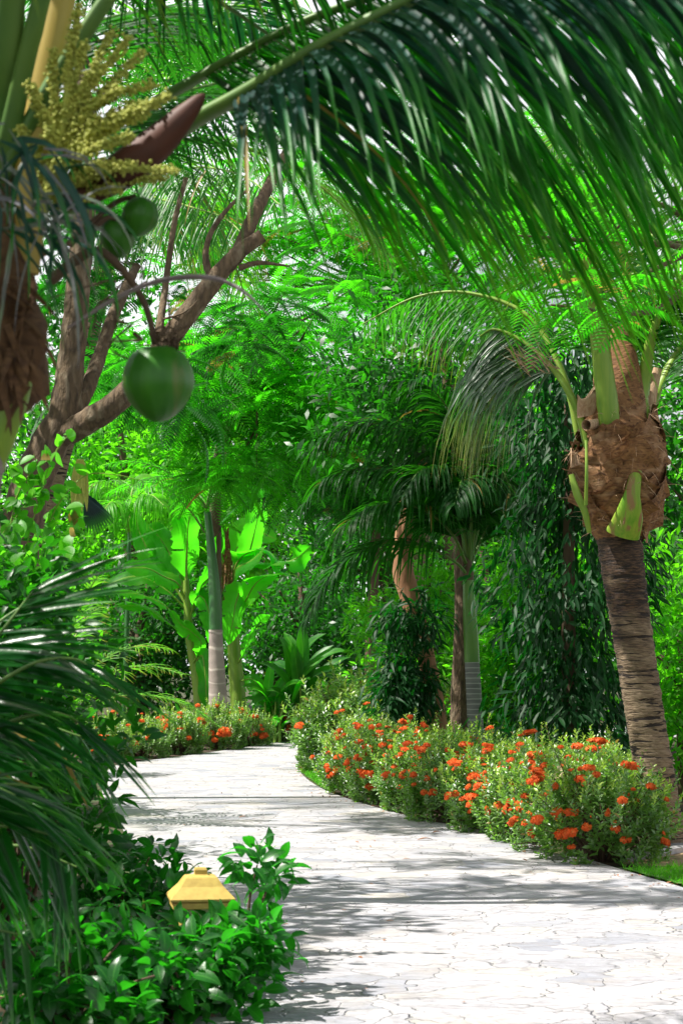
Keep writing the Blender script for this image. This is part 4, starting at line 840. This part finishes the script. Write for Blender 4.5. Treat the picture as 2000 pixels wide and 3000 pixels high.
def ixora(x,y,var,s,rz,label,group,fl):
    """fl: list of (px,py) photo positions of flower heads, or int for random ones"""
    t=thing('ixora_shrub',label,'flowering shrub',(x,y,0),group); me,sm,E,h,rx=IXM[var]; t.rotation_euler=(0,0,rz); t.scale=(s,s,s)
    o=bpy.data.objects.new('foliage',me); COL.objects.link(o); o.parent=t
    o=bpy.data.objects.new('stems',sm); COL.objects.link(o); o.parent=t
    c,s_=math.cos(-rz),math.sin(-rz)
    cand=[e for e in E if e[2]>h*.15]; cw=[(-(e[0]*math.sin(rz)+e[1]*math.cos(rz))-.5*(e[0]*math.cos(rz)-e[1]*math.sin(rz))+.15*e[2]+random.gauss(0,.30),e) for e in cand]
    done=0
    while done<fl:
        e0=max(random.sample(cw,6),key=lambda q:q[0])[1]; m_=random.choice([1,1,1,1,2,3])
        for e in sorted(cand,key=lambda q:np.linalg.norm(q-e0))[:m_]:
            d=nrm(e-np.array([0,0,h*.2])); k=random.choice([0,1,2,3,4,4])
            f_=bpy.data.objects.new('flower_cluster',FM[k]); COL.objects.link(f_); f_.parent=t; f_.location=[float(v) for v in e+d*random.uniform(.0,.05)]
            f_.rotation_euler=Vector([float(v) for v in d]).lerp(Vector((random.uniform(-.4,.4),random.uniform(-.4,.4),1)),.4).to_track_quat('Z','Y').to_euler(); q=random.uniform(.6,1.3)*(1.55 if y>31 else 1); f_.scale=(q,q,q*random.uniform(.7,1.1)); done+=1
    return t
# right hedge follows the path edge
hedge=[(2.14,16.5),(2.06,17.35),(1.82,18.35),(1.56,19.5),(1.24,20.8),(.92,22.1),(.62,23.5),(.36,25.0),(.34,26.6),(.36,28.4)]
wh=['nearest the grass at the right end','second from the right, round the pale garden lamp','third from the right','below the weeping dark tree','left of the white gap, mid hedge','in front of the ringed palm trunk','in front of the leaning orange trunk','above the bend in the path','above the small grass patch','last and smallest before the path turns']
wb=['at the right end','round the pale lamp','third from right','below the dark weeping tree','left of the white gap','by the ringed palm trunk','by the leaning orange trunk','above the path bend','above the small grass patch','last before the path turns']
nfl=[50,54,56,50,46,50,46,38,32,26]
# offset away from the path
for i,(x,y) in enumerate(hedge):
    ixora(x,y,i%3,.95+.05*math.sin(i*2.),i*1.3,'front row orange ixora shrub, '+wh[i],'ixora shrubs of the hedge along the right of the path',nfl[i])
back=[(2.38,17.9),(2.42,18.7),(2.3,19.6),(2.05,20.8),(1.75,22.1),(1.45,23.6),(1.15,25.2),(.95,27.),(.85,29.0),(.72,31.0)]
for i,(x,y) in enumerate(back):
    ixora(x,y,(i+1)%3,.90,i*2.1,'rear row ixora shrub, behind the one '+wb[i],'ixora shrubs of the hedge along the right of the path',10)
# taller pale ixora at the hedge end
ixora(.14,30.0,2,1.5,.4,'tall pale ixora shrub at the far end of the right hedge','ixora shrubs of the hedge along the right of the path',8)
ixora(.85,31.6,0,1.6,1.4,'tall sunlit ixora shrub behind the hedge end, left of the dark draped leaves','ixora shrubs of the hedge along the right of the path',8)
# left hedge beyond the path
lh=[(-3.95,33.3),(-3.5,34.6),(-2.95,36.0),(-2.35,38.0),(-1.85,39.7),(-1.25,42.),(-.5,44.2),(.4,46.0)]
wl=['at its left end beside the glossy palm','with two orange heads, left of the grey trunk','at the foot of the grey trunk','right of the grey trunk, pale topped','fifth along, full of orange heads','nearest where the path turns out of sight','just behind the path bend','mostly hidden beyond the path bend']
for i,(x,y) in enumerate(lh):
    ixora(x,y+.3,i%3,.84 if i!=3 else .95,i*1.7,'ixora shrub beyond the path, '+wl[i],'ixora shrubs of the hedge beyond the path',[18,20,18,20,30,26,10,8][i])
# red flowered shrub behind trunk
for k,(px,py,D,lab) in enumerate(((1330,2010,32,'shrub with red blooms behind the brown trunk'),(1440,2040,31,'shrub with red blooms just right of the ringed palm trunk'),(1560,2060,30,'shrub with red blooms left of the weeping dark tree'))):
    p=W(px,py,D); ixora(p[0],D,k,1.35,k,lab,None,14)

# ================================================================ GARDEN LAMPS
def lamp(label,x,y,h,mat,wd=.27,rz=.5):
    t=thing('garden_lamp',label,'garden lamp',(x,y,0)); t.rotation_euler=(0,0,rz)
    mb=MB(); box(mb,(0,0,.03),(wd*.95,wd*.95,.06)); box(mb,(0,0,.06+(h-.30)*.5),(wd*.70,wd*.70,h-.30-.0)); mb.build('post',M[mat],t,False)
    mb=MB(); box(mb,(0,0,h-.215),(wd*.62,wd*.62,.055)); mb.build('lamp_glass',M['glass'],t,False)
    mb=MB(); z=h-.19
    secs=[(.46,0),(.50,.003),(.50,.03),(.47,.033),(.47,.036),(.545,.040),(.545,.050),(.36,.105),(.27,.145),(.245,.150),(.12,.155),(.105,.160),(.105,.180),(.085,.19),(.001,.191)]
    V=[];
    for r_,zz_ in secs:
        s=r_*wd
        for (cx,cy) in ((-1,-1),(0,-1),(1,-1),(1,0),(1,1),(0,1),(-1,1),(-1,0)): V.append([cx*s,cy*s,z+zz_])
    mb.add(V,grid_quads(1,len(secs),8,True)); mb.build('lamp_roof',M[mat],t,False)
lp=W(588,2540,10.); lamp('ochre square garden lamp poking out of the dark foreground shrub',lp[0],10.,.60,'lamp',.29,.16)
q=G(1640,2500); lamp('cream garden lamp sunk among the orange flowers of the right hedge',1.93,17.12,.79,'lamp_pale',.25,.4)

# ================================================================ FOREGROUND LEFT
# glossy palm clump
ap=thing('glossy_palm','dark glossy palm with long stiff leaflets sweeping in from the left edge','palm tree',[-1.55,8.0,0])
mb=MB()
for k in range(6):
    a=np.array([-1.65+.12*math.cos(k*1.1),8.+.12*math.sin(k*1.1),0]); tube(mb,[a,a+[0,0,.7],a+[.04,0,1.2]],[.035,.03,.025],24,10,.01)
local(ap,mb).build('canes',M['crownshaft'],ap)
def af(pts,**k):
    a=dict(twist=.9,leaf='areca',pet='petiole_dark',n=15,LL=.60,LW=.042,ang=(44,8),droop=.16,r=(.014,.004),start=.25,nseg=6,jit=.05,lift=.04,endk=.95,prof='strap',wig=.04); a.update(k); return frond(ap,WW(pts),**a)
D=7.4
def fan(pts,n,a0,a1,L,w=.036,dy=.45):
    """frond seen side on: stiff leaflets sweep out to the right of a rachis"""
    rp=smooth(WW([(x+(25 if x>-50 else 0),y,d) for x,y,d in pts]),40); L*=1.16; mb=MB(); i=np.sort(rng.integers(4,40,n)); u=(i-4)/35.; a=np.radians(a0+(a1-a0)*u+rng.normal(0,5,n))
    Dd=np.stack([np.cos(a),rng.normal(-.05,dy,n),-np.sin(a)],1); Nn=np.stack([.2*np.sin(a),-.55+.35*rng.normal(0,1,n),.8+0*a],1)
    blades(mb,rp[i],Dd,nrm(Nn),L*(.8+.35*rng.random(n)),w*(.75+.5*rng.random(n)),7,'strap',.10+.22*rng.random(n),.45,wig=.05)
    o=local(ap,mb).build('frond',M['areca'],ap); mb=MB(); tube(mb,rp,[.013,.009,.004],0,8,0); local(ap,mb).build('petiole',M['petiole_dark'],o)
D=7.4
fan([(-260,2300,D),(-160,2050,D),(-20,1850,D),(70,1735,D)],26,30,-24,.46)
fan([(-260,2300,D-.2),(-100,2080,D-.2),(60,1950,D-.3),(190,1930,D-.3),(250,1965,D-.3)],30,-12,30,.36)
fan([(-260,2300,D+.3),(-120,1950,D+.3),(20,1790,D+.4),(140,1760,D+.4)],24,10,-14,.40)
fan([(-260,2300,D),(-120,2200,D-.1),(20,2110,D-.2),(150,2090,D-.2),(225,2130,D-.2)],28,4,46,.36)
fan([(-260,2320,D+.2),(-100,2180,D+.4),(60,2120,D+.5),(220,2160,D+.5)],26,20,64,.36)
fan([(-260,2350,D),(-140,2350,D-.3),(-20,2300,D-.4),(100,2310,D-.4)],24,-4,44,.44)
fan([(-260,2350,D),(-140,2440,D-.2),(0,2420,D-.3),(140,2450,D-.3)],26,24,78,.40)
fan([(-260,2350,D),(-120,2480,D+.2),(40,2480,D+.2),(200,2540,D+.2)],26,50,88,.36)
fan([(-260,2350,D-.2),(-150,2300,D-.5),(-60,2290,D-.6),(20,2330,D-.6)],16,-14,30,.40)
fan([(-260,2350,D),(-200,2600,D),(-80,2700,D-.1),(40,2740,D-.1)],14,40,86,.30)
fan([(-260,2300,D+.1),(-160,2000,D+.1),(-60,1900,D+.2),(30,1900,D+.2)],18,26,-6,.46)
# young pale palm fronds behind
ya=thing('areca_palm','pale sunlit feather palm just behind the dark glossy palm','palm tree',[-3.0,20.5,0])
trunk(ya,[[-3.0,20.5,0],[-3.0,20.5,.6],[-2.98,20.5,1.]],[.07,.06,.05],'crownshaft_pale',12,10,.02)
for k in range(11): frond(ya,arc([-2.98,20.5,.9],k*33+random.uniform(-9,9),random.uniform(40,75),1.9,random.uniform(1.2,1.9)),'frond_pale','petiole',34,.45,.03,(60,40),1.0,(.018,.005),.15,.2,4)
def shrub(label,base,h,rad,K,per,size,mat,cl=.16,T=LEAF,name='leafy_shrub',stem='bark_dark',low=.1,down=.15,shell=.5,avoid=None):
    t=thing(name,label,'shrub',base); b=np.array(base,float); C=fill_pts(b+[0,0,h*.5],rad,K,shell); C[:,2]=np.maximum(C[:,2],low)
    if avoid:
        qx,qy=proj(C); C=C[~((qx>avoid[0])&(qx<avoid[2])&(qy>avoid[1])&(qy<avoid[3]))]; K=len(C)
    mb=MB(); clumps(mb,C,cl,per,size,T,down); local(t,mb).build('foliage',M[mat],t); mb=MB()
    for q in C[rng.integers(0,K,min(K,26))]: tube(mb,[b+rng.normal(0,.05,3)*[1,1,0],(b+q)/2+[0,0,.08],q],[.014,.009,.004],8,6,.02)
    local(t,mb).build('stems',M[stem],t); return t
# bottom foreground shrub with big glossy leaves
shrub('dark glossy shrub filling the bottom left foreground around the ochre lamp',[-.71,9.2,0],.60,(.44,.50,.31),66,22,.118,'near_shrub',.13,LEAFF,'foreground_shrub',avoid=(380,2300,720,2745))
shrub('leafy shrub rising just right of the ochre lamp over the paving edge',[-.50,9.9,0],.80,(.20,.25,.34),34,20,.11,'near_shrub',.12,LEAFF,'foreground_shrub',avoid=(380,2300,745,2720))
shrub('sprawling low shrub at the lower left under the drooping palm leaves',[-1.15,8.5,0],.55,(.42,.35,.30),26,20,.11,'near_shrub',.12,LEAFF,'foreground_shrub')
shrub('loose leafy shrub behind the ochre lamp beside the path',[-1.22,11.2,0],.66,(.42,.40,.30),36,20,.10,'near_shrub',.13,LEAFF,'foreground_shrub')
# dark shrub behind glossy palm
shrub('dense dark shrub behind the glossy palm leaflets',[-1.75,10.6,0],2.3,(.62,.6,1.15),120,30,.105,'broad',.17,LEAF)
shrub('rounded leafy shrub at the left edge below the forked trunk',[-2.25,11.6,0],2.7,(.55,.6,1.30),110,26,.12,'broad',.18,LEAF)
# climbing vine
vn=thing('climbing_vine','bright round leaved vine climbing in front of the forked trunk','vine',[-1.9,11.,0])
mb=MB(); ml=MB()
for path in ([(40,1900),(70,1650),(110,1480),(160,1330),(215,1260)],[(10,1800),(30,1550),(60,1400),(20,1290)],[(120,1700),(150,1520),(240,1400),(330,1390),(420,1410)],[(80,1800),(170,1640),(215,1560),(200,1450)],[(0,1700),(90,1600),(170,1590),(240,1690)],[(30,1500),(80,1400),(150,1340),(190,1290)],[(-20,1600),(60,1500),(120,1420),(100,1330)]):
    p=tube(mb,WW([(x,y,11.) for x,y in path]),[.006,.004,.002],40,5,0)
    n=22; ii=rng.integers(3,40,n); X=p[ii]; D_=rdir(n,.1); blades(ml,X,D_,nrm(np.array([0,-.7,.6])+rng.normal(0,.4,(n,3))),.085*(.6+.7*rng.random(n)),.062,5,'leaf',.6,.2,wig=.1)
    if len(path)==5 and path[0][0]==120: pass
n=220; X=WW([(random.uniform(-40,210),random.triangular(1480,2000,1650),random.uniform(10.6,11.2)) for _ in range(n)]); blades(ml,X,rdir(n),nrm(np.array([0,-.7,.6])+rng.normal(0,.4,(n,3))),.10*(.6+.7*rng.random(n)),.066,5,'leaf',.6,.2,wig=.1)
base_=[-1.9,11.,0]; tube(mb,[base_,W(-10,2300,11),W(20,1950,11),W(40,1900,11)],[.012,.010,.008],20,6,0)
local(vn,mb).build('stems',M['petiole'],vn); local(vn,ml).build('leaves',M['vine'],vn)
# yellowed drooping leaf and blue fan leaf below the fork
mb=MB(); n=4; blades(mb,WW([(228+5*k,1345,12.) for k in range(n)]),np.array([[.07*(k-1.5),0,-1] for k in range(n)]),np.tile([0,-1,.1],(n,1)),.32,.05,6,'leaf',.2,.4,wig=.15); tag(mb.build('dying_leaf',M['bud']),'yellowing leaf bunch hanging below the forked branch','leaf')
mb=MB(); n=12; a=np.linspace(-.65,.25,n); blades(mb,np.tile(W(255,1450,12.4),(n,1)),np.stack([np.sin(a+.6),0*a,-np.cos(a+.6)],1),np.tile([0,-1,.2],(n,1)),.25,.04,4,'strap',.05,.3,wig=0); tag(mb.build('fan_leaf',M['frond_near']),'blue grey pleated fan leaf hanging below the yellowing leaf','leaf')
# fallen leaves on the path
for k,(px,py) in enumerate(((1222,2461),(1265,2440),(700,2395))):
    mb=MB(); g=G(px,py,.016); blades(mb,[[0,0,0]],[[1,.3,.25]],[[0,0,1]],.16 if k==0 else .11,.05,5,'leaf',.6,.35); o=mb.build('fallen_leaf',M['dry_leaf']); o.location=[float(v) for v in g]
    tag(o,['curled brown fallen leaf on the paving near the hedge','small orange brown fallen leaf behind the curled one','small brown fallen leaf on the shaded left of the paving'][k],'leaf')

# leaf litter swept against the hedge foot and strewn over the paving
mb=MB(); n=420; i=rng.integers(12,50,n); off=np.abs(rng.normal(0,.16,n))-.04; X=np.c_[re[i]+np.c_[-off,-off*.4]+rng.normal(0,.05,(n,2)),np.full(n,.016)]
m2=160; X=np.concatenate([X,np.c_[rng.uniform(-1.6,1.6,m2),rng.uniform(9,34,m2),np.full(m2,.017)]]); nn_=len(X); Dd=rdir(nn_); Dd[:,2]=np.abs(Dd[:,2])*.15
blades(mb,X,Dd,nrm(np.array([0,0,1.])+rng.normal(0,.15,(nn_,3))),.02+.035*rng.random(nn_),.010+.012*rng.random(nn_),3,'leaf',.1,.2); tag(mb.build('leaf_litter',M['dry_leaf']),'scattered dry leaf bits along the foot of the hedge and over the paving','leaf litter',None,'stuff')
